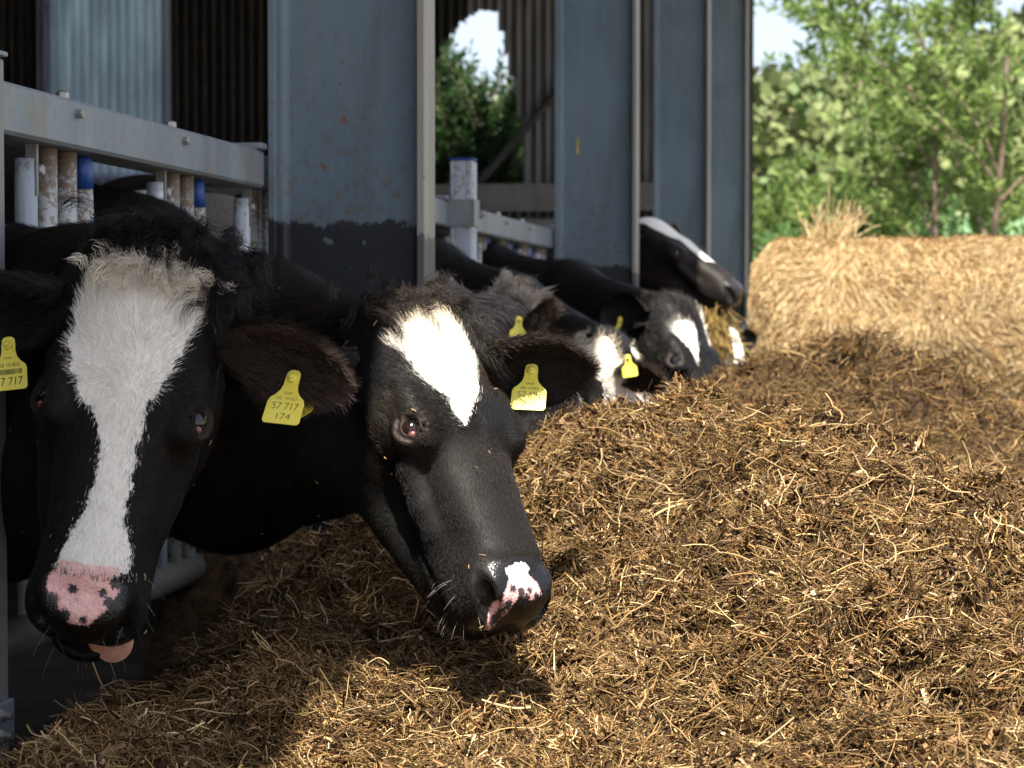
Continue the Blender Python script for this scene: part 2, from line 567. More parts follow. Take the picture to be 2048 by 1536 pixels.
def ear_mesh(base, d, front, L=.17, W=.066, nu=26, nv=25, droop=.02, curl=1.0):
    """cupped leaf-shaped ear; d: direction it points, front: side its hollow opens to"""
    d = unit(d); front = np.asarray(front, float); front = unit(front - d * front.dot(d)); side = np.cross(front, d)
    u = np.linspace(0, 1, nu); v = np.linspace(-1, 1, nv)
    prof = np.interp(u, [0, .08, .2, .38, .58, .76, .9, .97, 1], [.42, .45, .66, .93, 1.0, .86, .52, .25, .05])
    th = np.interp(u, [0, .2, .5, .8, 1], [2.3, 1.75, 1.15, .85, .7]) * curl
    outer = []; 
    for a, w, t in zip(u, prof, th):
        ang = v * t
        R = W * w / max(math.sin(min(t, 1.5)), .3)
        sx = R * np.sin(ang); fz = R * (1 - np.cos(ang))
        p = base + d * (a * L) + np.outer(sx, side) + np.outer(fz - .25 * W * w, front)
        p[:, 2] -= droop * a * a
        outer.append(p)
    O = np.array(outer)                                                # (nu,nv,3)
    du = np.gradient(O, axis=0); dv = np.gradient(O, axis=1)
    N = unit(np.cross(dv, du)); 
    if (N.reshape(-1, 3) @ front).mean() > 0: N = -N                  # N points to the back of the ear
    th2 = .006 * np.clip(np.interp(u, [0, .6, 1], [1.4, 1, .4]), .3, 2)[:, None, None] * np.interp(np.abs(v), [0, .8, 1], [1, .8, .35])[None, :, None]
    I = O - N * th2
    V = np.concatenate([O.reshape(-1, 3), I.reshape(-1, 3)]); n0 = nu * nv
    F = []
    for i in range(nu - 1):
        for j in range(nv - 1):
            a, b, c, e = i * nv + j, i * nv + j + 1, (i + 1) * nv + j + 1, (i + 1) * nv + j
            F.append((a, e, c, b)); F.append((n0 + a, n0 + b, n0 + c, n0 + e))
        for j, fl in ((0, 0), (nv - 1, 1)):
            a, b = i * nv + j, (i + 1) * nv + j
            q = (a, n0 + a, n0 + b, b); F.append(q if not fl else q[::-1])
    for j in range(nv - 1):
        a, b = (nu - 1) * nv + j, (nu - 1) * nv + j + 1
        F.append((a, b, n0 + b, n0 + a))
    F = np.array(F)
    # make the winding agree with N
    p = V[F]; fn = np.cross(p[:, 2] - p[:, 0], p[:, 3] - p[:, 1])
    inner = (F >= n0).all(1); outr = (F < n0).all(1)
    Nf = N.reshape(-1, 3)
    flip = np.zeros(len(F), bool)
    flip[outr] = (fn[outr] * Nf[F[outr][:, 0]]).sum(1) < 0
    flip[inner] = (fn[inner] * Nf[F[inner][:, 0] - n0]).sum(1) > 0
    F[flip] = F[flip][:, ::-1]
    return V, F, dict(O=O, I=I, N=N, d=d, side=side, front=front, u=u, v=v)


def text_mesh(name, body, size, mat, parent, loc, rot=(0, 0, 0), squash=1.0):
    cu = bpy.data.curves.new(name, 'FONT'); cu.body = body; cu.size = size
    cu.align_x = 'CENTER'; cu.align_y = 'CENTER'; cu.resolution_u = 2; cu.fill_mode = 'FRONT'
    tmp = bpy.data.objects.new('tmp', cu); COL.objects.link(tmp)
    dg = bpy.context.evaluated_depsgraph_get()
    me = bpy.data.meshes.new_from_object(tmp.evaluated_get(dg))
    bpy.data.objects.remove(tmp)
    me.materials.clear(); me.materials.append(mat); me.name = name
    o = link(name, me, parent, loc, rot); o.scale = (squash, 1, 1)
    return o


def ear_tag(parent, M, lines, size=1.0, stud=True):
    """yellow ear tag, its stud at the local origin, hanging along local -y, printed side facing +z"""
    w, h = .027, .070
    half = [(.0095, .008), (.0105, .000), (.0105, -.010), (.0125, -.018), (.018, -.0255), (.0245, -.0305), (.027, -.036),
            (.0275, -.064), (.0255, -.0675), (.022, -.0685)]
    top = [(.006, .0115), (0, .0125)]
    pts = half[::-1] + top; pts = pts + [(-x, y) for x, y in pts[::-1] if x > 0]
    n = len(pts); t = .0009
    V = [(x, y, t) for x, y in pts] + [(x, y, -t) for x, y in pts]
    mb = MB()
    mb.add(V, [tuple(range(n)), tuple(range(2 * n - 1, n - 1, -1))] + [((i + 1) % n, i, n + i, n + (i + 1) % n) for i in range(n)])
    if stud: mb.tube([(0, 0, -.001), (0, 0, .0045), (0, 0, .0058)], [.0072, .0066, .0045], 16)
    if stud: mb.tube([(0, 0, .0055), (0, 0, .0095), (0, 0, .0102)], [.0036, .0033, .002], 12)
    o = mb.build('ear_tag', M_TAG, parent)
    o.matrix_local = M @ Matrix.Scale(size, 4)
    for (txt, sz, x, y, mt, sq) in lines:
        if txt == '|||':
            b = MB(); rr = random.Random(3); xx = -.019
            while xx < .019:
                ww = rr.choice((.0004, .0008, .0012)); b.box((xx, y - .0038, t + .0001), (xx + ww, y + .0038, t + .0003)); xx += ww + rr.choice((.0005, .0008))
            b.build('barcode', mt, o)
        else:
            text_mesh('tag_print', txt, sz, mt, o, (x, y, t + .0002), squash=sq)
    return o


def on_ear(cow, which, px, py, back=False):
    """point of a cow's ear that lies on (or nearest to) the sight line through a photo pixel"""
    e, R, p, s = cow[4][which], cow[6], cow[7], cow[8]
    W = np.concatenate([e['O'].reshape(-1, 3), e['I'].reshape(-1, 3)]) * s @ R.T + p
    d = unit(at(px, py, 3.0) - CAM_POS); q = W - CAM_POS; t = q @ d
    dist = np.linalg.norm(q - t[:, None] * d, axis=1)
    m = dist < dist.min() + .006
    tt_ = t[m].max() + .004 if back else t[m].min() - .014
    h = CAM_POS + d * tt_
    near = W[np.argmin(np.linalg.norm(W - h, axis=1))]; off = h - near
    L_ = np.linalg.norm(off)
    return h if L_ < .024 else near + off * (.024 / L_)


def grow_hair(V, F, n, weight, dirfn, lenfn, colfn, rad, lift=.35, k=4, seed=1, bend=.5, jitter=.25, clump=0):
    """strands rooted on mesh V,F. weight(center, normal)->density, dirfn(p,n)->comb direction, lenfn(p), colfn(p)"""
    rg = np.random.default_rng(seed)
    q = V[F]; c = q.mean(1); fn = np.cross(q[:, 2] - q[:, 0], q[:, 3] - q[:, 1]); ar = np.linalg.norm(fn, axis=1) * .5
    fn = unit(fn)
    p = ar * weight(c, fn); p = p / p.sum()
    i = rg.choice(len(F), n, p=p)
    a, b = rg.random((2, n, 1))
    P = q[i, 0] * (1 - a) * (1 - b) + q[i, 1] * a * (1 - b) + q[i, 2] * a * b + q[i, 3] * (1 - a) * b
    N = fn[i]
    D = dirfn(P, N); D = D - N * (D * N).sum(1, keepdims=True); D = unit(D)
    wv = np.stack([vnoise(P, 55, 11) - .5, vnoise(P, 55, 12) - .5, vnoise(P, 55, 13) - .5], 1)
    D = unit(D + wv * jitter * 2.2 + rg.normal(0, jitter * .55, (n, 3)))
    L = lenfn(P) * rg.uniform(.6, 1.25, n)
    S = np.linspace(0, 1, k)
    out = np.zeros((n, k, 3)); T0 = unit(N * lift + D * (1 - lift))
    for j, s in enumerate(S):
        out[:, j] = P + (T0 * s + (D - T0) * bend * s * s) * L[:, None]
        out[:, j] += (rg.normal(0, .05, (n, 3)) * s * L[:, None])
    out[:, 0] -= N * .0015
    r = rad * np.interp(S, [0, .5, 1], [1, .85, .25])[None, :] * rg.uniform(.7, 1.2, (n, 1))
    return out, r, colfn(P, N, rg)


# ------------------------------------------------------------------ animals: one cow
def make_cow(spec):
    R = np.array(spec['R'], float); p = np.array(spec['p'], float); s = spec.get('s', 1.04)
    h = spec.get('h', .012)
    tol = lambda q: (np.asarray(q, float) - p) @ R / s                 # world -> head
    body = spec['body']                                                # list of (a, ra, b, rb, k) in world metres
    pts = np.array([x for c in body for x in (tol(c[0]), tol(c[2]))]); rr = np.array([x for c in body for x in (c[1], c[3])]) / s
    blo = np.minimum((pts - rr[:, None]).min(0) - .05, (-.2, -.1, -.34)); bhi = np.maximum((pts + rr[:, None]).max(0) + .05, (.2, .64, .08))
    fd = Field((-.155, -.06, -.275), (.155, .57, .015), h, blo, bhi, spec.get('grow', 1.09), spec.get('hmax', .04))
    head_field(fd, spec.get('mouth', 0.0), spec.get('jaw_y', 0.0))
    # the throat joins head and neck
    for c in body:
        fd.cap(tol(c[0]), c[1] / s, tol(c[2]), c[3] / s, c[4], mirror=False)
    if h < .006:                                                       # skin folds behind the jaw, face veins, mouth wrinkles
        for y0, r0 in ((.015, .002), (-.030, .0025), (-.080, .003), (-.135, .003)):
            fd.chain([(.070, y0 - .02, -.06), (.092, y0, -.13), (.085, y0 + .012, -.20), (.050, y0 + .03, -.27)], [r0 * .5, r0, r0, r0 * .5], .022, 'sub')
        fd.chain([(.082, .285, -.125), (.074, .335, -.108), (.066, .385, -.100), (.060, .43, -.085)], [.0022] * 4, .006)
        fd.chain([(.074, .335, -.108), (.072, .37, -.128), (.070, .41, -.128)], [.0018] * 3, .006)
        fd.chain([(.088, .20, -.105), (.090, .235, -.125), (.084, .275, -.130)], [.0018] * 3, .006)
        for q in (0, 1, 2):
            fd.chain([(.071, .375 + q * .011, -.118 - q * .004), (.073, .372 + q * .012, -.140), (.068, .374 + q * .012, -.160)], [.001] * 3, .008, 'sub')
        for q in (0, 1):
            fd.chain([(.060, .482 + q * .016, -.040), (.044, .490 + q * .016, -.036), (.030, .486 + q * .016, -.036)], [.0008] * 3, .006, 'sub')
    for c in spec.get('cut', []):
        fd.chain([tol(q) for q in c[0]], c[1], c[2], 'sub', mirror=False)
    V, F = fd.surface()
    del fd
    ears = []
    nude_v = [np.zeros(len(V))]; earv = [np.zeros(len(V))]
    n0 = len(V)
    for e in spec['ears']:
        d = R.T @ np.array(e['d'], float); fr = R.T @ np.array(e['front'], float)
        ev, ef, info = ear_mesh(np.array(e['base'], float), d, fr, e.get('L', .165), e.get('W', .062), droop=0, curl=e.get('curl', 1.0))
        dr = R.T @ np.array([0, 0, -1.0]) * e.get('droop', .02)
        ua = np.repeat(info['u'], len(info['v'])); add = np.outer(np.concatenate([ua, ua]) ** 2, dr)
        ev = ev + add; info['O'] = info['O'] + (np.outer(ua ** 2, dr)).reshape(info['O'].shape); info['I'] = info['I'] + (np.outer(ua ** 2, dr)).reshape(info['I'].shape)
        info['ef'] = ef + len(V) if False else ef
        info['ev'] = ev; ears.append(info)
        F = np.concatenate([F, ef + len(V)]); V = np.concatenate([V, ev])
        m = len(ev); inner = np.zeros(m); inner[m // 2:] = 1
        earv.append(1 + inner); nude_v.append(np.zeros(m))
    earv = np.concatenate(earv)
    W = V @ R.T * s + p
    white, pink, spot, nude = spec['pattern'](V, W)
    white = np.where(earv > 0, spec.get('ear_white', -1.0), white)
    pink = np.where(earv > 0, -1.0, pink); nude = np.where(earv > 0, 0, nude)
    mat = coat_material('coat_' + spec['key'], spec.get('dark', (.0042, .0037, .0035)), spec.get('whitec', (.74, .71, .65)), spec.get('grey', 0))
    me = mesh_np('dairy_cow', V * s, F, mat, True)
    lid = np.zeros(len(V))
    for sg in (1, -1):
        c_e, ax_e, _, _ = eye_frame(sg)
        dd_ = np.linalg.norm(V - (c_e + ax_e * .012), axis=1)
        lid = np.maximum(lid, sstep(.034, .022, dd_))
    lid = np.where(earv > 0, 0, lid) * spec.get('lid', 1.0)
    for nm, arr in (('lid', lid), ('white', white), ('pink', pink), ('spot', spot), ('nude', nude)):
        at_ = me.attributes.new(nm, 'FLOAT', 'POINT'); at_.data.foreach_set('value', np.asarray(arr, np.float32))
    root = link('dairy_cow', me)
    M4 = Matrix.Identity(4)
    for i in range(3):
        for j in range(3): M4[i][j] = R[i, j]
        M4[i][3] = p[i]
    root.matrix_world = M4
    tag(root, spec['label'], 'cow', 'cows eating along the feed barrier')
    # eyes
    for sg in spec.get('eyes', (1, -1)):
        u, v = np.meshgrid(np.linspace(0, math.pi, 17), np.linspace(0, 2 * math.pi, 25)[:-1], indexing='ij')
        q = np.stack([np.sin(u) * np.cos(v), np.sin(u) * np.sin(v), np.cos(u)], -1).reshape(-1, 3) * .0228 * s
        ff = [(i * 24 + j, i * 24 + (j + 1) % 24, (i + 1) * 24 + (j + 1) % 24, (i + 1) * 24 + j) for i in range(16) for j in range(24)]
        c, ax, e1, e2 = eye_frame(sg)
        gz = unit(ax + e1 * spec.get('gaze', (0, 0))[0] + e2 * spec.get('gaze', (0, 0))[1])
        if h < .006:
            q2 = np.stack([np.sin(u) * np.cos(v), np.sin(u) * np.sin(v), np.cos(u)], -1).reshape(-1, 3) * np.array([.0075, .0070, .0070]) * s
            cq = (c + .0205 * unit(ax * .78 + e1 * .62 - e2 * .06)) * s
            link('tear_corner', mesh_np('tear_corner', q2 + cq, np.array(ff)[:, ::-1], M_TEAR, True), root)
        eo = link('eye', mesh_np('eye', q, np.array(ff)[:, ::-1], M_EYE, True), root)
        eo.matrix_local = Matrix.Translation(Vector((c + ax * .0016) * s)) @ Vector(gz).to_track_quat('Z', 'Y').to_matrix().to_4x4()
    return root, V, F, earv, ears, (white, pink, spot, nude), R, p, s
# ------------------------------------------------------------------ ground, hill
def height_terrain(x, y):
    z = 2.2 * sstep(30, 62, y) + 3.0 * sstep(60, 110, y)
    crest = 8.0 + 6.5 * sstep(4, 16, x) + 1.5 * np.sin(x * .035 + .6)
    z = z + crest * sstep(95, 215, y + 8 * np.sin(x * .05))
    P = np.stack([x, y, 0 * x], -1)
    return z + (fbm(P, .06, 3, 2) - .5) * 2.0 * sstep(40, 110, y)


gx = np.concatenate([np.linspace(-260, -20, 40)[:-1], np.linspace(-20, 20, 60), np.linspace(20, 260, 40)[1:]])
gy = np.concatenate([np.linspace(-60, 20, 20)[:-1], np.linspace(20, 250, 120), [300, 420]])
GX, GY = np.meshgrid(gx, gy, indexing='ij')
GV = np.stack([GX, GY, height_terrain(GX, GY)], -1).reshape(-1, 3)
ny_ = len(gy)
GF = np.array([(i * ny_ + j, (i + 1) * ny_ + j, (i + 1) * ny_ + j + 1, i * ny_ + j + 1) for i in range(len(gx) - 1) for j in range(ny_ - 1)])
t = NT('field_ground')
sx = t.n('ShaderNodeSeparateXYZ'); t.l(t.tc.outputs['Object'], sx.inputs[0])
grass = t.mix(t.ramp(t.noise(.8, 5), .3, .7), (.085, .17, .075), (.12, .22, .10))
dirt = t.mix(t.ramp(t.noise(3, 6), .3, .7), (.22, .20, .175), (.30, .28, .25))
wood = t.mix(t.ramp(t.noise(.12, 5), .35, .65), (.11, .12, .045), (.20, .17, .085))
c = t.mix(t.ramp(sx.outputs[1], 18, 24), dirt, grass)
c = t.mix(t.ramp(sx.outputs[1], 92, 112), c, wood)
tag(link('ground', mesh_np('ground', GV, GF, t.fin(c, .9), True)), kind='structure')

# wooded hillside: many leafless to freshly leafed crowns that read as one mass
rg = np.random.default_rng(5)
nf = 2300
fx = rg.uniform(-60, 110, nf); fy = rg.uniform(112, 222, nf); fz = height_terrain(fx, fy)
LV = []; 
nl = 110
size = rg.uniform(2.2, 4.6, nf)
dirs = unit(rg.normal(0, 1, (nf, nl, 3))); rad_ = rg.uniform(.55, 1, (nf, nl, 1)) ** .5
cen = np.stack([fx, fy, fz + size * .9], 1)[:, None] + dirs * rad_ * size[:, None, None] * np.array([.8, .8, 1.0])
ls = size[:, None, None] * .105
e1 = unit(rg.normal(0, 1, (nf, nl, 3))); e2 = unit(np.cross(e1, rg.normal(0, 1, (nf, nl, 3))))
q = np.stack([cen - e1 * ls, cen + e2 * ls, cen + e1 * ls, cen - e2 * ls], 2).reshape(-1, 3)
t = NT('hill_foliage')
at_ = t.attr('tint', 'Color')
M_HILL = t.fin(at_, .8)
me = mesh_np('woodland', q, np.arange(len(q)).reshape(-1, 4), M_HILL)
kind = rg.random((nf, 1, 1))
colr = np.where(kind < .7, np.array([.14, .17, .055]), np.where(kind < .8, np.array([.16, .16, .075]), np.array([.10, .15, .05]))) * rg.uniform(.85, 1.1, (nf, nl, 1))
ca = me.attributes.new('tint', 'FLOAT_COLOR', 'FACE')
c4 = np.ones((nf * nl, 4), np.float32); c4[:, :3] = colr.reshape(-1, 3); ca.data.foreach_set('color', c4.ravel())
tag(link('woodland', me), 'far hillside covered with brown and light green spring trees', 'woodland', kind='stuff')

# ------------------------------------------------------------------ barn
def corrugated(x0, x1, z0, z1, pitch=.09, amp=.030, hole=None, per=6):
    """vertical corrugated sheet in the xz plane, 2 mm thick; hole(x) -> (z_from, z_to) cut per rib"""
    V = []; F = []
    n = int(round((x1 - x0) / pitch * per)); xs = np.linspace(x0, x1, n + 1)
    ys = amp * np.clip(1.6 * np.cos(xs / pitch * 2 * math.pi), -1, 1)
    segs = []
    for i in range(n):
        xm = x0 + (math.floor(((xs[i] + xs[i + 1]) / 2 - x0) / pitch * 2) + .5) * pitch / 2
        r = [(z0, z1)]
        if hole:
            hz = hole(xm)
            if hz: r = [(a, b) for a, b in ((z0, min(z1, hz[0])), (max(z0, hz[1]), z1)) if b - a > .01]
        for a, b in r:
            k = len(V)
            V += [(xs[i], ys[i], a), (xs[i + 1], ys[i + 1], a), (xs[i + 1], ys[i + 1], b), (xs[i], ys[i], b)]
            V += [(xs[i], ys[i] + .003, a), (xs[i + 1], ys[i + 1] + .003, a), (xs[i + 1], ys[i + 1] + .003, b), (xs[i], ys[i] + .003, b)]
            F += [(k, k + 1, k + 2, k + 3), (k + 7, k + 6, k + 5, k + 4), (k, k + 4, k + 5, k + 1), (k + 3, k + 2, k + 6, k + 7), (k + 1, k + 5, k + 6, k + 2), (k, k + 3, k + 7, k + 4)]
    return np.array(V), np.array(F)


def metal(name, a, b, rust=.3, rough=.5, met=.3, streak=True):
    t = NT(name)
    base = t.mix(t.ramp(t.noise(7, 5, stretch=(1, 1, .25) if streak else None), .3, .7), a, b)
    base = t.mix(t.math('MULTIPLY', t.ramp(t.noise(60, 3), .45, .75), .35), base, tuple(c * .6 for c in a))
    r = t.math('MULTIPLY', t.ramp(t.noise(9, 6, .7, dist=.6, stretch=(1, 1, .5)), .58 - rust * .2, .86 - rust * .12), .62)
    c = t.mix(r, base, (.165, .115, .075))
    t.bump(t.noise(90, 4), .15, .002)
    return t.fin(c, rough, met)


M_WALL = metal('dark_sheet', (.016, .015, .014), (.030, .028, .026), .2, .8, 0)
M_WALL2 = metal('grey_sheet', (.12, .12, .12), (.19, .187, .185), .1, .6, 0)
t = NT('translucent_sheet')
n = t.noise(3, 5, stretch=(2, 1, .5))
t.p.inputs['Transmission Weight'].default_value = 0
tr = t.n('ShaderNodeBsdfTranslucent'); ad = t.n('ShaderNodeMixShader'); ad.inputs[0].default_value = .75
cc = t.mix(t.ramp(n, .3, .75), (.52, .545, .65), (.70, .72, .82)); stain = t.mix(t.ramp(t.noise(2.3, 4), .66, .74), cc, (.12, .11, .11))
t.l(stain, tr.inputs[0]); t.fin(stain, .5)
t.l(t.p.outputs[0], ad.inputs[1]); t.l(tr.outputs[0], ad.inputs[2]); t.l(ad.outputs[0], t.out.inputs[0])
M_GRP = t.m
M_BEAM = metal('beam_steel', (.13, .125, .12), (.19, .185, .18), .35, .6, .1)
GY_ = 19.95
barn = link('barn', None, loc=(-5.4, 10, 0)); tag(barn, 'open fronted cattle barn with dark corrugated metal end wall', 'barn')
BI = Matrix.Translation(Vector((5.4, -10, 0)))


def bpart(name, data, at_=(0, 0, 0)):
    o = link(name, data, barn, loc=(at_[0] + 5.4, at_[1] - 10, at_[2])); return o


OPEN = [(-4.15, 2.55), (-3.95, 3.05), (-3.80, 3.40), (-3.62, 3.62), (-3.45, 3.72), (-3.30, 3.70), (-3.24, 3.42), (-3.16, 3.05), (-3.11, 2.90), (-3.05, 2.55)]


def hole(x):
    if -7.58 < x < -6.48: return (2.25, 4.85)
    if x < -4.15 or x > -3.05: return None
    return (1.98, float(np.interp(x, [a for a, b in OPEN], [b for a, b in OPEN])))


def top_z(x): return 4.2 + (.6 - x) * .26


edges = np.arange(-10.8, -.85, .90)
k = 0
for x0 in edges:
    x1 = min(x0 + .945, -.96)
    if x1 - x0 < .1: continue
    grp = -7.2 < x0 < -6.2
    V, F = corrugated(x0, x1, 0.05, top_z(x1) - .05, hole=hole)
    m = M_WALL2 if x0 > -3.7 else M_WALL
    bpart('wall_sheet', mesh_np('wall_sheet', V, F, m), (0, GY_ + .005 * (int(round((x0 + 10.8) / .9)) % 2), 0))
# the translucent light sheet stands proud of the wall sheets, with an opening behind it
print('gable sheets', len(edges))
M_ROOF = metal('roof_sheet', (.20, .20, .20), (.28, .28, .28), .2, .6, .1)
rb = MB()
ex, ez = -.57, 4.14
for (xa, xb) in ((ex, -5.4), (-11.4, -5.4)):
    za, zb = ez, ez + abs(ex + 5.4) * .26
    if xa < xb: za = ez
    rb.add([(xa, -.4, za), (xb, -.4, zb), (xb, GY_ + .3, zb), (xa, GY_ + .3, za), (xa, -.4, za + .06), (xb, -.4, zb + .06), (xb, GY_ + .3, zb + .06), (xa, GY_ + .3, za + .06)],
           [(0, 1, 2, 3), (7, 6, 5, 4), (0, 4, 5, 1), (1, 5, 6, 2), (2, 6, 7, 3), (3, 7, 4, 0)])
bpart('roof', rb.mesh('roof', M_ROOF))
for yy in (.4, 5.03, 9.86, 14.6, 19.5):
    b = MB(); b.box((-1.34, yy - .06, 4.06), (-.72, yy + .06, 4.13))
    bpart('eave_brace', b.mesh('eave_brace', M_BEAM))
b = MB(); b.box((-11.2, -.4, .02), (-11.1, GY_ + .1, 4.0))
bpart('back_wall', b.mesh('back_wall', M_WALL))
b = MB(); b.box((-11.08, -.4, .02), (-1.6, -.3, 4.0))  # unseen near end, added to keep the barn interior dark
bpart('added_end_wall', b.mesh('added_end_wall', M_WALL))
# two horizontal wall girts (channel sections) on the inside of the end wall
for z0, z1 in ((1.90, 2.12), (1.58, 1.80)):
    b = MB(); y0 = GY_ - .22
    b.box((-10.9, y0, z0), (-1.0, y0 + .012, z1)); b.box((-10.9, y0 + .014, z1 - .012), (-1.0, y0 + .17, z1)); b.box((-10.9, y0 + .014, z0), (-1.0, y0 + .17, z0 + .012))
    b.box((-10.9, y0 - .03, z0 - .03), (-1.0, y0 - .004, z0 + .01))
    bpart('girt', b.mesh('girt', M_BEAM))
b = MB(); b.tube([(-2.45, GY_ - .10, 3.28), (-3.45, GY_ - .10, 2.13)], .035, 4)
bpart('diagonal_brace', b.mesh('diagonal_brace', M_WALL))
V, F = corrugated(-7.68, -6.38, 2.15, 4.9, amp=.024)
bpart('light_panel', mesh_np('light_panel', V, F, M_GRP), (0, GY_ - .06, 0))
# concrete floor of the stall
b = MB(); b.box((-11.05, -.3, -.05), (-1.55, GY_ + .1, .03), .01)
tag(b.build('stall_floor', plain('stall_concrete', (.045, .038, .03), .85, 0, .35, 6)), kind='structure')
b = MB(); b.box((-1.54, -.3, -.05), (-1.22, GY_, .16), .01)
tag(b.build('kerb', plain('kerb_concrete', (.028, .023, .018), .85, 0, .3, 12)), kind='structure')

# ------------------------------------------------------------------ columns
t = NT('column_paint')
sx = t.n('ShaderNodeSeparateXYZ'); t.l(t.tc.outputs['Object'], sx.inputs[0])
base = t.mix(t.ramp(t.noise(3, 6, stretch=(1, 1, .4)), .3, .7), (.095, .142, .180), (.138, .192, .230))
base = t.mix(t.math('MULTIPLY', t.ramp(t.noise(16, 5, stretch=(1, 1, .15)), .5, .75), .45), base, (.20, .20, .19))
base = t.mix(t.math('MULTIPLY', t.ramp(t.noise(2.2, 6, .65, stretch=(1, 1, .35), dist=.8), .44, .68), .7), base, (.075, .082, .088))
base = t.mix(t.math('MULTIPLY', t.ramp(t.noise(7, 6, .7, stretch=(2, 1, .10)), .52, .74), .6), base, (.23, .215, .19))
base = t.mix(t.ramp(t.noise(26, 5, .7), .655, .70), base, (.15, .075, .035))
lowmuck = t.math('MULTIPLY', t.ramp(sx.outputs[2], 1.9, 1.1), t.ramp(t.noise(38, 5, .75), .50, .62))
base = t.mix(t.math('MULTIPLY', lowmuck, .6), base, (.12, .085, .05))
base = t.mix(t.ramp(t.noise(52, 2), .78, .80), base, (.45, .30, .05))
edge = t.math('ADD', sx.outputs[2], t.math('ADD', t.math('MULTIPLY', t.math('SUBTRACT', t.noise(70, 4, .7, stretch=(1, 1, .55)), .5), .06), t.math('MULTIPLY', t.math('SUBTRACT', t.noise(9, 3), .5), .06)))
tar = t.ramp(edge, 1.155, 1.165, 1, 0)
tarc = t.mix(t.ramp(t.noise(30, 4), .66, .70), (.012, .014, .018), (.08, .12, .13))
c = t.mix(tar, base, tarc)
t.bump(t.noise(70, 4), .12, .002)
M_COLUMN = t.fin(c, .48, .0, .4)


t = NT('worn_flange_paint')
sx = t.n('ShaderNodeSeparateXYZ'); t.l(t.tc.outputs['Object'], sx.inputs[0])
base = t.mix(t.ramp(t.noise(5, 6, stretch=(1, 1, .15)), .3, .7), (.20, .185, .165), (.28, .265, .24))
base = t.mix(t.ramp(t.noise(20, 5, stretch=(1, 1, .2)), .58, .75), base, (.20, .26, .29))
base = t.mix(t.ramp(t.noise(30, 4), .66, .74), base, (.17, .09, .05))
c = t.mix(t.ramp(t.math('ADD', sx.outputs[2], t.math('MULTIPLY', t.math('SUBTRACT', t.noise(40, 3, stretch=(1, 1, .3)), .5), .06)), 1.12, 1.13, .75, 0), base, (.03, .035, .04))
M_FLANGE = t.fin(c, .6, 0, .3)


def column(Y, label):
    root = link('steel_column', None, loc=(-1.175, Y, 0)); tag(root, label, 'column', 'steel columns along the barn front')
    xo, xi, fl, hw = .185, -.185, .018, .065
    b = MB(); b.box((xi + fl + .0005, -.006, .02), (xo - fl - .0005, .006, 4.05)); b.build('web', M_COLUMN, root)
    for x0 in (xo - fl, xi):
        b = MB(); b.box((x0, -hw, .02), (x0 + fl, hw, 4.05), .002); b.build('flange', M_FLANGE if x0 > 0 else M_COLUMN, root)
    b = MB()
    for sx_, s2 in ((xo - fl, -1), (xi + fl, 1)):        # rolled fillets
        for sy in (-1, 1):
            a = np.linspace(0, math.pi / 2, 5); r = .02
            prof = [(sx_ + s2 * (r - r * math.sin(q)) + s2 * .0004, sy * (.0064 + r - r * math.cos(q))) for q in a] + [(sx_ + s2 * .0004, sy * .0064)]
            n = len(prof); V = [(x, y, .02) for x, y in prof] + [(x, y, 4.05) for x, y in prof]
            b.add(V, [(i, (i + 1) % n, n + (i + 1) % n, n + i) for i in range(n)])
    b.build('fillet', M_COLUMN, root)
    b = MB(); b.box((xi - .05, -hw - .05, .0), (xo + .05, hw + .05, .019), .003); b.build('base_plate', M_COLUMN, root)
    return root


for Y, lab in ((5.03, 'blue grey steel column nearest to the camera with a black tarred foot'),
               (9.86, 'blue grey steel column standing behind the curly haired roan cow'),
               (14.6, 'blue grey steel column behind the raised head of the hay chewing cow'),
               (19.5, 'farthest blue grey steel column at the barn corner beside the bale')):
    cr_ = column(Y, lab)
    if Y == 9.86:
        b = MB(); b.box((-.09, -.0085, 1.665), (-.083, -.0065, 1.735)); b.build('paint_mark', plain('yellow_paint', (.55, .38, .05), .6, 0, .2), cr_)

# ------------------------------------------------------------------ feed barriers
M_GALV = metal('galvanised_steel', (.145, .175, .20), (.215, .24, .26), .72, .5, .0)
def tube_mat(name, a, b, rustc, lo, hi, streak):
    t = NT(name)
    sx = t.n('ShaderNodeSeparateXYZ'); t.l(t.tc.outputs['Object'], sx.inputs[0])
    base = t.mix(t.ramp(t.noise(40, 4, stretch=(1, 1, streak)), .3, .7), a, b)
    lift = t.ramp(sx.outputs[2], 1.10, 1.24, 0, .14)
    r = t.ramp(t.math('ADD', t.noise(75, 6, .75), lift), lo, hi)
    c = t.mix(t.math('MULTIPLY', r, .85), base, t.mix(t.noise(120, 3), rustc, tuple(v * .55 for v in rustc)))
    t.bump(r, .2, .002)
    return t.fin(c, .5, 0, .4)


M_TUBE = tube_mat('worn_tube', (.33, .36, .37), (.46, .465, .44), (.24, .155, .08), .50, .60, .3)
M_TUBE2 = tube_mat('bright_tube', (.30, .35, .41), (.56, .60, .65), (.25, .20, .15), .62, .72, .06)
M_DIRTY = metal('dirty_pipe', (.055, .05, .036), (.10, .09, .066), .5, .6, 0)
M_BLUE = plain('blue_plastic', (.012, .055, .24), .45, 0, .15, 30)
M_BOLT = plain('zinc_bolt', (.30, .29, .27), .4, .6, .3, 60)
M_DARKSTEEL = metal('dark_post_steel', (.16, .16, .16), (.24, .24, .23), .45, .55, .2)
TUBE_ME = {}


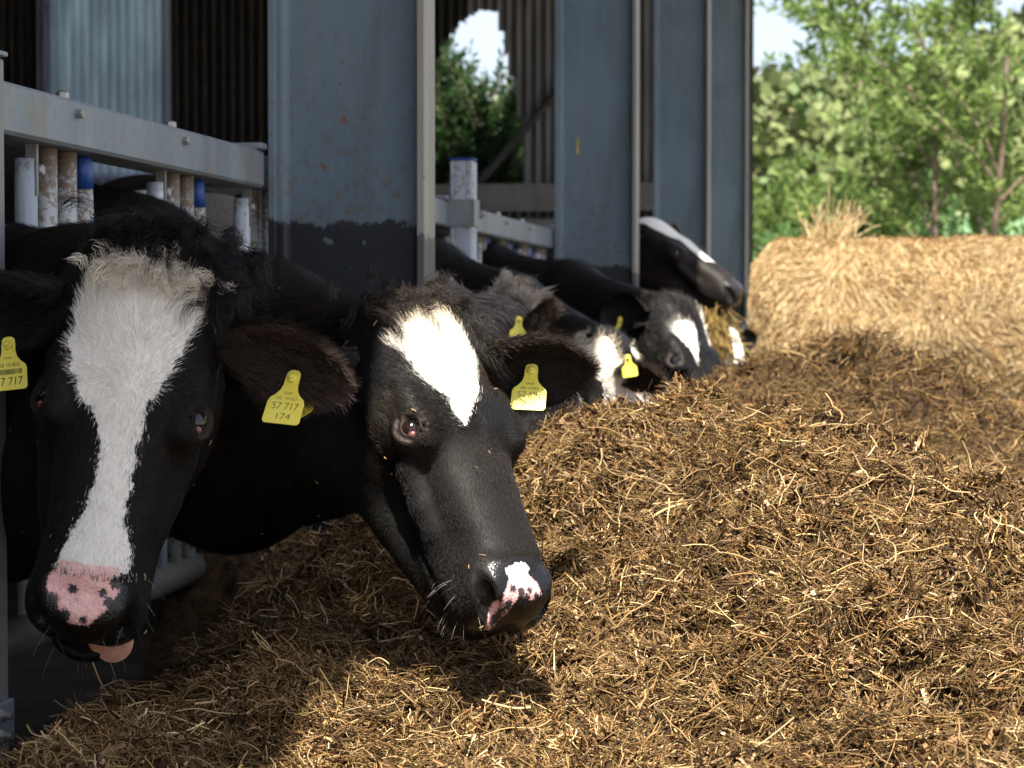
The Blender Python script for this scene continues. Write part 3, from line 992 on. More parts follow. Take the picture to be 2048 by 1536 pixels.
def barrier(Y0, Y1, slots, label, detail=True, posts=()):
    xr = -1.415
    root = link('feed_barrier', None, loc=(xr, (Y0 + Y1) / 2, 0)); tag(root, label, 'feed barrier', 'feed barriers between the columns')
    oy = (Y0 + Y1) / 2
    b = MB(); b.box((-.05, Y0 - oy, 1.240), (.05, Y1 - oy, 1.325), .006); b.build('top_rail', M_GALV, root)
    b = MB(); b.tube([(0, Y0 - oy, .40), (0, Y1 - oy, .40)], .032, 16); lr = b.build('lower_rail', M_DIRTY, root, True)
    for Y in slots:
        y = Y - oy
        b = MB(); b.tube([(0, y + .097, .40), (0, y + .097, 1.239)], 0.0190, 16); b.build('upright', M_TUBE, root, True)
        b = MB(); b.tube([(0, y + .195, .40), (0, y + .195, 1.239)], 0.0190, 16); b.build('upright', M_TUBE, root, True)
        b = MB()                                              # swinging lock bar, slotted head
        b.tube([(0, y, .42), (0, y, 1.17), (0, y, 1.215)], [.0195, .0195, .0185], 16)
        lk = b.build('lock_bar', M_TUBE2, root, True)
        b = MB(); b.box((.002, y - .006, 1.15), (.0215, y + .004, 1.239)); b.build('catch', M_DARKSTEEL, lk)
        b = MB(); b.tube([(.012, y + .016, 1.195), (.024, y + .018, 1.195), (.027, y + .018, 1.195)], [.011, .011, .007], 14); b.build('bolt', M_BOLT, lk, True)
        b = MB()                                              # slanted bar with a blue grip
        b.tube([(.0, y + .325, .42), (.0, y + .280, 1.179)], [.025, .0185], 16)
        sl = b.build('slanted_bar', M_TUBE, root, True)
        b = MB(); b.tube([(.0, y + .2795, 1.178), (.0, y + .276, 1.232), (0, y + .2758, 1.237)], [.0195, .0175, .012], 16); b.build('blue_grip', M_BLUE, sl, True)
    for y in np.arange(Y0 + .5, Y1 - .1, .62):
        b = MB(); b.tube([(.0495, y - oy, 1.30), (.060, y - oy, 1.30), (.062, y - oy, 1.30)], [.009, .009, .007], 6); b.build('bolt', M_BOLT, root)
        b = MB(); b.tube([(.012, y + .03 - oy, 1.324), (.012, y + .03 - oy, 1.341), (.012, y + .03 - oy, 1.345)], [.013, .013, .006], 8); b.build('bolt', M_BOLT, root)
    b = MB(); b.box((-.058, Y1 - oy - .05, 1.326), (.058, Y1 - oy - .004, 1.341), .003); b.build('end_bracket', M_GALV, root)
    return root


barrier(3.22, 4.955, (3.605, 4.31, 4.94), 'nearest galvanised feed barrier with a worn square top rail and blue grips')
barrier(5.105, 7.24, (5.55, 6.2, 6.85), 'feed barrier behind the nearest column, left of the square post')
barrier(7.34, 9.785, (7.5, 8.0, 8.55, 9.1, 9.6), 'feed barrier right of the square post, ending at the second column')
barrier(9.935, 14.525, (10.5, 11.15, 11.8, 12.45, 13.1, 13.75, 14.3), 'feed barrier behind the cow with its head raised')


def post(Y, top, label, mat, cap):
    root = link('barrier_post', None, loc=(-1.32, Y, 0)); tag(root, label, 'post')
    b = MB(); b.box((-.040, -.040, .02), (.040, .040, top), .006); b.build('tube', mat, root)
    if cap:
        b = MB(); b.box((-.042, -.042, top + .001), (.042, .042, top + .008), .003); b.build('blue_cap', M_BLUE, root)
    zc = 1.284
    b = MB()
    b.box((.041, -.05, zc - .045), (.046, .05, zc + .045)); b.box((-.05, -.047, zc - .045), (.0405, -.042, zc + .045)); b.box((-.05, .042, zc - .045), (.0405, .047, zc + .045))
    c = b.build('clamp', M_GALV, root)
    b = MB(); b.tube([(.046, .05, zc), (.046, .085, zc)], .010, 8); b.tube([(.046, .066, zc), (.046, .078, zc)], .016, 6); b.build('bolt', M_BOLT, c)
    return root


post(7.29, 1.46, 'pale square barrier post with a blue cap and steel clamp', M_TUBE2, True)
root = link('barrier_post', None, loc=(-1.325, 3.15, 0)); tag(root, 'weathered dark barrier post cut by the left edge of the photo', 'post')
b = MB(); b.box((-.04, -.04, .02), (.04, .04, 1.336), .004); b.build('tube', M_DARKSTEEL, root)
b = MB(); b.box((.002, -.046, 1.338), (.046, -.041, 1.405), .001); b.box((.0, -.041, 1.338), (.046, .04, 1.345), .001); br = b.build('bracket', M_GALV, root)
b = MB(); b.tube([(.03, -.046, 1.378), (.03, -.070, 1.378)], .0075, 10); b.tube([(.03, -.0465, 1.378), (.03, -.055, 1.378)], .011, 6); b.build('bolt', M_BOLT, br)
b = MB(); b.box((-.045, -.047, .30), (.047, .045, .36), .002); cl = b.build('clamp', M_GALV, root)
for z in (.315, .345):
    b = MB(); b.tube([(.047, -.02, z), (.070, -.02, z)], .007, 10); b.tube([(.0475, -.02, z), (.058, -.02, z)], .011, 6); b.build('bolt', M_BOLT, cl)

# ------------------------------------------------------------------ silage heaps
CP = [(-.9, 2.4, .28), (-.6, 2.4, .29), (-.2, 2.3, .30), (.2, 2.3, .31), (.6, 2.3, .30), (1.1, 2.3, .22), (-1.15, 2.4, .28),
      (-.86, 2.85, .305), (-.5, 2.95, .315), (-.2, 3.05, .35), (.15, 3.0, .40), (.5, 3.0, .38), (1.1, 3.0, .2), (-.62, 3.2, .325), (-.42, 3.25, .345),
      (-1.0, 3.3, .33), (-.95, 3.6, .36), (-.6, 3.6, .38), (-.3, 3.6, .48), (0, 3.55, .55), (.4, 3.5, .49), (1.1, 3.6, .25),
      (-.668, 4.2, .675), (-.371, 4.3, .745), (-.02, 4.0, .70), (.16, 3.9, .665), (.283, 3.8, .62), (.75, 3.9, .38),
      (-.55, 3.85, .57), (-.85, 4.0, .52), (-1.0, 4.3, .49), (-1.30, 4.6, .47), (-1.17, 4.5, .36), (-1.13, 3.75, .30), (-1.14, 4.15, .37), (-1.3, 5.6, .45),
      (-1.08, 2.95, .35), (-.95, 2.85, .33), (-1.04, 3.15, .35), (-1.16, 2.85, .34), (-1.14, 3.05, .32), (-1.32, 2.9, .15), (-1.18, 3.3, .17), (-1.28, 3.5, .12), (-1.33, 3.7, .16), (-1.20, 2.2, .22), (-1.4, 3.0, .06), (-1.46, 4.1, .15), (-1.45, 5.0, .2),
      (-.65, 5.0, .50), (-.3, 5.2, .50), (.1, 5.2, .48), (.5, 5.0, .33), (1.0, 5.2, .12),
      (-.43, 7.0, .73), (0, 7.0, .83), (.2, 6.8, .77), (.485, 6.5, .60), (.8, 6.6, .40), (1.2, 6.8, .1),
      (-.9, 6.5, .48), (-.7, 7.6, .55), (-.3, 8.3, .57), (.2, 8.2, .52), (.7, 8.4, .25), (-1.0, 8.5, .42), (-.6, 9.5, .48), (0, 9.8, .4), (-.7, 11, .35), (0, 11.5, .1),
      (-1.3, 7, .3), (-1.3, 9, .25), (-1.3, 11, .2), (1.6, 2.3, 0), (1.6, 4, 0), (1.6, 6, -.05), (1.5, 9, -.05), (-.5, 13, 0), (.5, 13, -.05), (-1.2, 13, 0),
      (-1.3, .6, .0), (0, .6, .02), (1, .6, 0), (-.9, 1.6, .22), (0, 1.6, .26), (.8, 1.6, .22)]
CP = np.array(CP)


def _phi(r): return np.sqrt(r * r + .02)


_A = _phi(np.linalg.norm(CP[:, None, :2] - CP[None, :, :2], axis=2))
_A = np.block([[_A + np.eye(len(CP)) * .004, np.ones((len(CP), 1))], [np.ones((1, len(CP))), np.zeros((1, 1))]])
_W = np.linalg.solve(_A, np.append(CP[:, 2], 0))


def heap(x, y, fine=True):
    sh = np.shape(x); P = np.stack([np.ravel(x), np.ravel(y)], 1)
    z = np.zeros(len(P)) + _W[-1]
    for i in range(0, len(P), 20000):
        z[i:i + 20000] += _phi(np.linalg.norm(P[i:i + 20000, None] - CP[None, :, :2], axis=2)) @ _W[:-1]
    if fine:
        Q = np.concatenate([P, 0 * P[:, :1]], 1)
        a = np.clip(z / .3, 0, 1)
        z = z + a * ((fbm(Q, 6, 3, 31) - .5) * .12 + (np.abs(fbm(Q, 14, 2, 32) - .5) - .12) * .10 + (fbm(Q, 38, 2, 33) - .5) * .05 - sstep(.60, .70, fbm(Q, 9, 2, 34)) * .06)
    return z.reshape(sh)


hx = np.linspace(-1.45, 1.7, 260); hy = np.concatenate([np.linspace(.6, 5.2, 420)[:-1], np.linspace(5.2, 13, 300)])
HX, HY = np.meshgrid(hx, hy, indexing='ij'); HZ = heap(HX, HY)
HV = np.stack([HX, HY, HZ], -1).reshape(-1, 3); n_ = len(hy)
I, J = np.meshgrid(np.arange(len(hx) - 1), np.arange(n_ - 1), indexing='ij'); I = I.ravel(); J = J.ravel()
HF = np.stack([I * n_ + J, (I + 1) * n_ + J, (I + 1) * n_ + J + 1, I * n_ + J + 1], 1)
keep = HZ.ravel()[HF].max(1) > -.03
t = NT('silage_bed')
c = t.mix(t.ramp(t.noise(40, 6, .7), .3, .7), (.022, .012, .005), (.09, .050, .020))
t.bump(t.noise(130, 5, .7), 1.0, .012)
M_BED = t.fin(c, .9, 0, .2)
heap_ob = tag(link('silage_heap', mesh_np('silage_heap', HV, HF[keep], M_BED, True)), 'long heap of chopped brown silage and straw in front of the cows', 'silage', kind='stuff')
M_STRAW = hair_material('straw_stalks', .55, .15)


def stalks(name, n, xr, yr, L, rad, seed, off, pale=.25, k=4, parent=heap_ob, wild=.5, tilt=.28, pal=None):
    rg = np.random.default_rng(seed)
    x = rg.uniform(*xr, n * 2); y = yr[0] + (yr[1] - yr[0]) * rg.random(n * 2)
    z = heap(x, y); ok = z > .02; x, y, z = x[ok][:n], y[ok][:n], z[ok][:n]; n = len(x)
    e = .012
    nx = -(heap(x + e, y) - z) / e; nyv = -(heap(x, y + e) - z) / e
    N = unit(np.stack([nx * .8, nyv * .8, np.ones(n)], 1))
    a = np.where(rg.random(n) < .6, 22 * fbm(np.stack([x, y, 0 * x], 1), 7, 2, 41) + rg.normal(0, .55, n), rg.uniform(0, 2 * math.pi, n))
    D = np.stack([np.cos(a), np.sin(a), 0 * a], 1); D = unit(D - N * (D * N).sum(1, keepdims=True) + N * rg.normal(0, tilt, (n, 1)))
    ln = rg.uniform(*L, n) * np.exp(rg.normal(0, .25, n))
    P0 = np.stack([x, y, z], 1) + N * (rg.uniform(off[0], off[1], n))[:, None]
    side = unit(np.cross(D, N))
    S = np.linspace(-.5, .5, k); b1 = rg.normal(0, wild, (n, 1)); b2 = rg.normal(0, wild * .5, (n, 1))
    A = np.stack([P0 + D * (q * ln)[:, None] + (side * b1 + N * b2) * ((q * q - .12) * ln)[:, None] + rg.normal(0, .03, (n, 3)) * ln[:, None] for q in S], 1)
    r = rg.uniform(*rad, (n, 1)) * np.linspace(1, .75, k)[None]
    if pal is None:
        pal = np.array([(0.0434, 0.0211, 0.0092), (0.1044, 0.0542, 0.0221), (0.1921, 0.1044, 0.0443), (0.1462, 0.0903, 0.0387), (0.3257, 0.1923, 0.0968), (0.4677, 0.3139, 0.1843)])
        pr = np.array([.2, .26, .22, .14, .12, .06]); pr[4:] *= pale / .25; pr /= pr.sum()
    else:
        pal = np.array(pal); pr = np.ones(len(pal)) / len(pal)
    c = pal[rg.choice(len(pal), n, p=pr)] * np.array([.95, 1.02, .90]) * np.exp(rg.normal(0, .28, (n, 1)))
    return tag(hair_obj(name, A, r, c, M_STRAW, parent), kind='stuff')


D_ = DENS
stalks('chopped_stalks', int(105000 * D_), (-1.25, .95), (2.2, 4.7), (.012, .050), (.0006, .0015), 51, (-.006, .014), wild=.30, tilt=.35)
stalks('fine_stalks', int(80000 * D_), (-1.25, .95), (2.2, 4.7), (.03, .08), (.00035, .0008), 52, (-.002, .020), .35, 5, wild=.65)
stalks('long_stalks', int(6500 * D_), (-1.25, .95), (1.9, 4.9), (.05, .15), (.0007, .0014), 53, (.006, .026), .6, 6, wild=.35, tilt=.16)
stalks('thick_stalks', int(2600 * D_), (-1.25, .95), (1.9, 4.9), (.025, .08), (.0015, .0024), 54, (.002, .02), .5, 4, wild=.25)
stalks('far_stalks', int(60000 * D_), (-1.3, 1.0), (4.7, 10.5), (.03, .09), (.0009, .0020), 55, (-.004, .025), .3, 4, wild=.4,
       pal=[(0.0403, 0.0205, 0.0101), (0.0864, 0.0465, 0.0201), (0.1382, 0.0777, 0.0340), (0.1152, 0.0713, 0.0303), (0.2189, 0.1242, 0.0567)])


def chips(name, n, xr, yr, seed):
    """flat torn leaf and stem pieces, each a bent two-quad strip"""
    rg = np.random.default_rng(seed)
    x = rg.uniform(*xr, n); y = rg.uniform(*yr, n); z = heap(x, y)
    e = .012
    N = unit(np.stack([-(heap(x + e, y) - z) / e * .8, -(heap(x, y + e) - z) / e * .8, np.ones(n)], 1) + rg.normal(0, .45, (n, 3)))
    D = unit(np.cross(N, rg.normal(0, 1, (n, 3)))); S = np.cross(N, D)
    L = rg.uniform(.005, .018, (n, 1)); Wd = rg.uniform(.0014, .0042, (n, 1)); B = rg.normal(0, .25, (n, 1)) * L
    c = np.stack([x, y, z], 1) + np.array([0, 0, 1]) * rg.uniform(-.004, .014, (n, 1))
    V = np.stack([c - D * L - S * Wd, c - D * L + S * Wd, c + N * B + S * Wd, c + N * B - S * Wd, c + D * L - S * Wd * .7, c + D * L + S * Wd * .7], 1).reshape(-1, 3)
    k = np.arange(n)[:, None] * 6
    F = np.concatenate([k + np.array([0, 1, 2, 3]), k + np.array([3, 2, 5, 4])])
    me = mesh_np(name, V, F, M_STRAW)
    pal = np.array([(0.0334, 0.0181, 0.0092), (0.0835, 0.0471, 0.0221), (0.1670, 0.0957, 0.0443), (0.1336, 0.0879, 0.0415), (0.3007, 0.1884, 0.1014), (0.4343, 0.3061, 0.1935)])
    col = pal[rg.choice(6, n, p=(.2, .28, .22, .14, .1, .06))] * np.exp(rg.normal(0, .3, (n, 1)))
    ca = me.attributes.new('tint', 'FLOAT_COLOR', 'FACE'); c4 = np.ones((2 * n, 4), np.float32); c4[:n, :3] = col; c4[n:, :3] = col
    ca.data.foreach_set('color', c4.ravel())
    tag(link(name, me, heap_ob), kind='stuff')


chips('leaf_chips', int(80000 * D_), (-1.25, .95), (2.2, 4.8), 56)


def wisps(name, nt, per, xr, yr, seed, L=(.03, .085), rad=(.0005, .0013), lift=.030, dark=1.0):
    """matted tufts: strands that share a place, a direction and a tone, lying on and out of the heap"""
    rg = np.random.default_rng(seed)
    x = rg.uniform(*xr, nt); y = rg.uniform(*yr, nt); z = heap(x, y); e = .03
    N = unit(np.stack([-(heap(x + e, y) - z) / e * .7, -(heap(x, y + e) - z) / e * .7, np.ones(nt)], 1))
    D = unit(np.cross(N, rg.normal(0, 1, (nt, 3)))); S = np.cross(N, D)
    sz = rg.uniform(.012, .035, nt); hi = rg.uniform(-.004, lift, nt) * (rg.random(nt) < .7); tone = np.exp(rg.normal(0, .35, nt))
    i = np.repeat(np.arange(nt), per); n = len(i)
    d = unit(D[i] + S[i] * rg.normal(0, .35, (n, 1)) + N[i] * rg.normal(.06, .22, (n, 1)))
    off = S[i] * (rg.normal(0, .5, n) * sz[i])[:, None] + D[i] * (rg.normal(0, .8, n) * sz[i])[:, None]
    P0 = np.stack([x, y, z], 1)[i] + off + N[i] * (hi[i] * rg.uniform(.2, 1, n))[:, None]
    P0[:, 2] += heap(P0[:, 0], P0[:, 1], True) - z[i] - (N[i] * 0)[:, 2]
    P0[:, 2] -= off[:, 2]
    ln = rg.uniform(*L, n)
    w1 = rg.normal(0, .35, (n, 1)); w2 = rg.normal(0, .25, (n, 1))
    A = np.stack([P0 + d * (q * ln)[:, None] + (S[i] * w1 + N[i] * w2) * ((q * q - .12) * ln)[:, None] + rg.normal(0, .035, (n, 3)) * ln[:, None] for q in np.linspace(-.5, .5, 5)], 1)
    pal = np.array([(0.0392, 0.0189, 0.0083), (0.0902, 0.0456, 0.0184), (0.1796, 0.0957, 0.0397), (0.1295, 0.0785, 0.0332), (0.2923, 0.1687, 0.0812), (0.4343, 0.2904, 0.1659)])
    c = pal[rg.choice(6, n, p=(.2, .26, .22, .16, .1, .06))] * np.array([.95, 1.02, .90]) * (tone[i] * np.exp(rg.normal(0, .2, n)))[:, None] * dark
    tag(hair_obj(name, A, rg.uniform(*rad, (n, 1)) * np.linspace(1, .7, 5)[None], np.clip(c, 0, .8), M_STRAW, heap_ob), kind='stuff')


wisps('matted_wisps', int(2300 * D_), 42, (-1.2, .9), (2.4, 4.7), 57)
wisps('matted_wisps', int(700 * D_), 42, (-1.2, .9), (4.7, 7.6), 58, L=(.05, .12), rad=(.0009, .0018), dark=.85)
# ground cover of spilt straw between heap and bale
# ------------------------------------------------------------------ straw bale
BR, BX0, BX1, BY = .66, -.55, 1.0, 11.75
nb, na = 40, 96
bxs = np.linspace(0, 1, nb); V = []
for q in bxs:
    e = min(q, 1 - q) * (BX1 - BX0); rr = BR - .13 * (1 - min(e / .15, 1)) ** 2
    a = np.arange(na) / na * 2 * math.pi
    V.append(np.stack([np.full(na, BX0 + q * (BX1 - BX0)), BY + rr * np.cos(a), BR + .0 + rr * np.sin(a)], 1))
V = np.concatenate(V)
dn = unit(np.stack([0 * V[:, 0], V[:, 1] - BY, V[:, 2] - BR], 1))
V = V + dn * ((fbm(V, 5, 3, 61) - .5) * .07)[:, None]
F = [np.array([(i * na + j, (i + 1) * na + j, (i + 1) * na + (j + 1) % na, i * na + (j + 1) % na) for i in range(nb - 1) for j in range(na)])]
F += [np.array([list(range(na))]), np.array([list(range((nb - 1) * na, nb * na))[::-1]])]
t = NT('bale_straw')
c = t.mix(t.ramp(t.noise(45, 6, .7, stretch=(3, .6, .6)), .3, .7), (.25, .145, .055), (.42, .28, .125))
t.bump(t.noise(60, 5, .7, stretch=(3, .6, .6)), .8, .02)
bale = tag(link('straw_bale', mesh_np('straw_bale', V, F, t.fin(c, .8, 0, .2), True)), 'big round golden straw bale lying at the end of the feed row', 'bale')
rg = np.random.default_rng(62); n = int(60000 * D_)
th = rg.uniform(-.1, math.pi + .2, n); xx = rg.uniform(BX0, BX1, n); L = rg.uniform(.12, .45, n)
th[:n // 6] = rg.uniform(0, 6.28, n // 6)
sl = (fbm(np.stack([xx, th, 0 * th], 1), 3, 2, 8) - .5) * 5 + rg.normal(0, .35, n); S = np.linspace(-.5, .5, 5)
A = []
for q in S:
    tq = th + q * L / BR * np.cos(sl); xq = np.clip(xx + q * L * np.sin(sl), BX0 - .01, BX1 + .01)
    rr = BR + rg.uniform(.0, .012, n) + .035 * (q + .5) ** 2 * rg.random(n) ** 3 - .13 * (1 - np.clip(np.minimum(xq - BX0, BX1 - xq) / .15, 0, 1)) ** 2
    p0 = np.stack([xq, BY + BR * np.cos(tq), BR + BR * np.sin(tq)], 1)
    rr = rr + (fbm(p0, 5, 3, 61) - .5) * .07
    A.append(np.stack([xq, BY + rr * np.cos(tq), BR + rr * np.sin(tq)], 1))
A = np.stack(A, 1) + rg.normal(0, .003, (n, 5, 3))
pal = np.array([(.27, .168, .07), (.36, .24, .11), (.47, .34, .17), (.55, .43, .25), (.20, .12, .05)])
bs = hair_obj('loose_straw', A, rg.uniform(.0010, .0022, (n, 1)) * np.ones((1, 5)), pal[rg.integers(0, 5, n)] * rg.uniform(.7, 1.15, (n, 1)) * (.55 + .8 * fbm(np.stack([xx * .7, th * 2.2, 0 * th], 1), 4, 3, 9))[:, None], M_STRAW, bale); tag(bs, kind='stuff')
n = 150
p0 = np.stack([rg.normal(-.16, .05, n), rg.normal(BY - .05, .06, n), np.full(n, 2 * BR - .02)], 1)
d = unit(np.stack([rg.normal(.15, .35, n), rg.normal(0, .3, n), rg.uniform(.3, 1.2, n)], 1)); ln = rg.uniform(.08, .33, n)
A = np.stack([p0 + d * (q * ln)[:, None] + rg.normal(0, .02, (n, 3)) * (q * ln)[:, None] - np.array([0, 0, .3]) * (q * q * ln)[:, None] * rg.random((n, 1)) for q in np.linspace(0, 1, 5)], 1)
tag(hair_obj('straw_tuft', A, rg.uniform(.0018, .0038, (n, 1)) * np.linspace(1, .5, 5)[None], pal[rg.integers(1, 4, n)], M_STRAW, bale), kind='stuff')


# ------------------------------------------------------------------ trees
def leaf_mat(name, a, b):
    t = NT(name)
    c = t.mix(t.ramp(t.noise(2.2, 3), .3, .7), a, b)
    c = t.mix(t.attr('tint'), c, tuple(min(1, v * 1.9) for v in b))
    tr = t.n('ShaderNodeBsdfTranslucent'); m = t.n('ShaderNodeMixShader'); m.inputs[0].default_value = .5
    t.l(c, tr.inputs[0]); t.fin(c, .5, 0, .35)
    t.l(t.p.outputs[0], m.inputs[1]); t.l(tr.outputs[0], m.inputs[2]); t.l(m.outputs[0], t.out.inputs[0])
    return t.m


M_BARK = plain('bark', (.17, .12, .085), .9, 0, .4, 18)
M_LEAF = [leaf_mat('spring_leaves', (.095, .155, .036), (.19, .25, .075)), leaf_mat('yellow_green_leaves', (.09, .14, .03), (.135, .19, .05)),
          leaf_mat('backlit_shade_leaves', (.022, .050, .014), (.035, .075, .020)), leaf_mat('blue_green_leaves', (.070, .135, .040), (.11, .19, .06))]  # darkest green puts the shrubs' backlit shade into their leaf colour


def tree(x, y, h, spread, stems, nleaf, leaf, mat, label, seed, cat='tree', upright=.5, group=None, bare=.0, name='leafy_tree', lenr=(.5, 1.0)):
    rg = np.random.default_rng(seed)
    z0 = float(height_terrain(np.array([float(x)]), np.array([float(y)]))[0])
    root = link(name, None, loc=(x, y, z0)); tag(root, label, cat, group)
    b = MB(); tips = []
    def branch(p, d, L, r, lvl):
        n = 6; pts = [p]; dd = d.copy()
        for i in range(n - 1):
            dd = unit(dd + rg.normal(0, .10, 3) + np.array([0, 0, .05 * upright])); pts.append(pts[-1] + dd * L / (n - 1))
        rr = np.linspace(r, r * .45, n)
        b.tube(pts, rr, 7 if lvl == 0 else 5, cap=False)
        pts = np.array(pts)
        if lvl >= 1: tips.append((pts, L))
        if lvl < 3:
            for k in range(rg.integers(4, 7) if lvl < 2 else rg.integers(3, 5)):
                t_ = rg.uniform(.28 if lvl == 0 else .2, 1.0); i = min(int(t_ * (n - 1)), n - 2)
                q = pts[i] + (pts[i + 1] - pts[i]) * (t_ * (n - 1) - i)
                s_ = unit(rg.normal(0, 1, 3) * np.array([1, 1, .35]))
                nd = unit(dd * (.45 + upright * .7) + s_ * (1.15 - upright * .75) * spread + np.array([0, 0, .15]))
                branch(q, nd, L * rg.uniform(*lenr) * .62, max(r * .42, .004), lvl + 1)
    for s_ in range(stems):
        a = rg.uniform(0, 6.28); lean = rg.uniform(.05, .30) * (stems > 1)
        branch(np.array([math.cos(a) * .15 * (stems > 1), math.sin(a) * .15 * (stems > 1), -.05]), unit(np.array([math.cos(a) * lean, math.sin(a) * lean, 1])), h * rg.uniform(.55, .75), h * .009, 0)
    b.build('trunk', M_BARK, root, True)
    w = np.array([l for _, l in tips]); w = w / w.sum(); i = rg.choice(len(tips), nleaf, p=w)
    T = np.array([t_ for t_, _ in tips]); u = rg.uniform(.15, 1.0, nleaf) * 4.999; j = u.astype(int); f = (u - j)[:, None]
    P = T[i, j] * (1 - f) + T[i, np.minimum(j + 1, 5)] * f
    ax = unit(T[i, np.minimum(j + 1, 5)] - T[i, j] + 1e-6)
    dr = unit(rg.normal(0, 1, (nleaf, 3)) + ax * .8 + np.array([0, 0, .1])); L = leaf * rg.uniform(.6, 1.25, (nleaf, 1))
    sd = unit(np.cross(dr, rg.normal(0, 1, (nleaf, 3)))); up = np.cross(sd, dr)
    P = P + dr * .01
    q = np.stack([P, P + dr * L * .45 + sd * L * .17 + up * L * .03, P + dr * L - up * L * .08, P + dr * L * .45 - sd * L * .17 + up * L * .03], 1)
    me = mesh_np('crown', q.reshape(-1, 3), np.arange(nleaf * 4).reshape(-1, 4), mat)
    ta = me.attributes.new('tint', 'FLOAT', 'FACE'); ta.data.foreach_set('value', (rg.random(nleaf) ** 3).astype(np.float32))
    link('crown', me, root)
    return root


tree(.80, 24.0, 5.3, .95, 3, int(9500), .15, M_LEAF[0], 'multi stemmed green tree with bare brown trunks behind the bale', 71, upright=.45)
tree(-.40, 25.5, 3.3, 1.2, 3, 4200, .14, M_LEAF[0], 'lighter bush with an arching branch beside the barn corner', 72, upright=.35, cat='bush', name='leafy_bush')
tree(-1.35, 29, 2.7, .9, 5, 9000, .14, M_LEAF[1], 'yellow green bush close to the barn corner, left of the tree', 73, upright=.6, cat='bush', name='leafy_bush')
tree(2.75, 27.5, 2.8, 1.2, 4, 6000, .15, M_LEAF[1], 'green bush at the right edge of the photo', 74, upright=.35, cat='bush', name='leafy_bush')
tree(.4, 28, 2.6, 1.3, 6, 9000, .14, M_LEAF[3], 'low bluish green bush under the tree behind the bale', 75, upright=.3, cat='bush', name='leafy_bush')
tree(1.9, 25.5, 2.0, 1.3, 6, 7000, .14, M_LEAF[3], 'low leafy bush right of the brown trunks', 76, upright=.3, cat='bush', name='leafy_bush')
tree(-.75, 23.5, 1.9, 1.2, 6, 6000, .13, M_LEAF[3], 'low leafy bush just above the left end of the bale', 77, upright=.3, cat='bush', name='leafy_bush')
SHL = ['dark upright shrub at the left side of the wall opening', 'dark upright shrub left of the middle of the wall opening', 'tallest dark shrub in the middle of the wall opening',
       'dark upright shrub at the right side of the wall opening', 'dark shrub standing behind the others at the left of the opening', 'dark shrub standing behind the others at the right of the opening']
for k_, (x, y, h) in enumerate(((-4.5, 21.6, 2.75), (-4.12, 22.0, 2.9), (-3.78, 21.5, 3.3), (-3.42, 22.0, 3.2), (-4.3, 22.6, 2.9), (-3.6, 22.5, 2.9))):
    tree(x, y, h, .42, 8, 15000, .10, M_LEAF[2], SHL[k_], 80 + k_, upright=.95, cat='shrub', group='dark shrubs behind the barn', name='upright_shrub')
# ------------------------------------------------------------------ the two near cows
R1 = basis((-.065, -.40, -.90), (.2467, -.956, .159))
P1 = (-.996, 3.0216, 1.054)
R2 = basis((.424, -.447, -.728), (.6112, -.4576, .6457))
P2 = (-0.6993, 3.5001, 0.973)
BLAZE1 = [(.081, .062), (.045, .050), (-.001, .054), (-.05, .045), (-.089, .037), (-.094, .068), (-.078, .106), (-.064, .171), (-.047, .215),
          (-.036, .251), (-.034, .30), (-.033, .355), (-.033, .39), (-.045, .43), (-.056, .468), (0, .474), (.045, .472), (.036, .446), (.022, .404),
          (.012, .355), (.015, .294), (.029, .268), (.059, .231), (.085, .166), (.084, .124), (.083, .089)]
PINK1 = [(.040, .462), (0, .466), (-.040, .460), (-.046, .489), (-.030, .520), (-.014, .540), (.013, .540), (.046, .508), (.052, .489)]
SPOT1 = [(.015, .497, .0065), (-.024, .496, .006), (-.040, .480, .009), (.040, .515, .010), (-.034, .507, .007), (.020, .532, .008), (-.006, .534, .005), (.046, .47, .006)]
BLAZE2 = [(.088, .080), (.062, .058), (-.010, .027), (-.038, .041), (-.049, .070), (-.060, .120), (-.033, .181), (-.003, .221), (.023, .249),
          (.035, .227), (.037, .203), (.057, .176), (.068, .147), (.071, .109)]
PINK2 = [(.030, .508), (-.006, .503), (-.022, .514), (-.028, .530), (-.004, .540), (.016, .532), (.034, .548), (.046, .546), (.042, .526)]
CREAM2 = [(.032, .492), (.007, .484), (-.011, .492), (-.006, .515), (.007, .525), (.034, .522)]
SPOT2 = [(.028, .523, .006), (.014, .529, .0065), (-.002, .527, .005), (.034, .541, .006), (-.016, .535, .006), (.004, .537, .006)]


def spots(V, sp, zmin=-.13):
    d = np.full(len(V), -1.0)
    for x, y, r in sp:
        d = np.maximum(d, r - np.hypot(V[:, 0] - x, V[:, 1] - y))
    return d


def nose_pad(V):
    x, y, z = V.T
    a = sstep(.470, .487, y) * sstep(.064, .050, np.abs(x)) * sstep(-.145, -.135, z)
    b = sstep(.530, .54, y) * sstep(.075, .07, np.abs(x)) * sstep(-.145, -.135, z)
    return np.maximum(a, b)


def pattern1(V, W):
    wob = (fbm(V, 60, 2, 3) - .5) * .016
    front = V[:, 2] > -.13
    w = np.where(front, poly_sd(V[:, :2], BLAZE1), -1.0) + wob
    bel = .475 - W[:, 2] + (fbm(W, 12, 3, 5) - .5) * .12
    w = np.maximum(w, np.where((V[:, 1] < .9) & (W[:, 0] < -.362 * W[:, 1]) & (W[:, 1] > 3.1) & (W[:, 0] > -1.7), bel, -1))
    pk = np.where(front, poly_sd(V[:, :2], PINK1), -1) + wob * .3
    lip = .016 - np.hypot(np.hypot(V[:, 0] - .035, V[:, 1] - .5), V[:, 2] + .19)
    return w, np.maximum(pk, lip), spots(V, SPOT1), np.maximum(nose_pad(V), (pk > .002) * (V[:, 1] > .478))


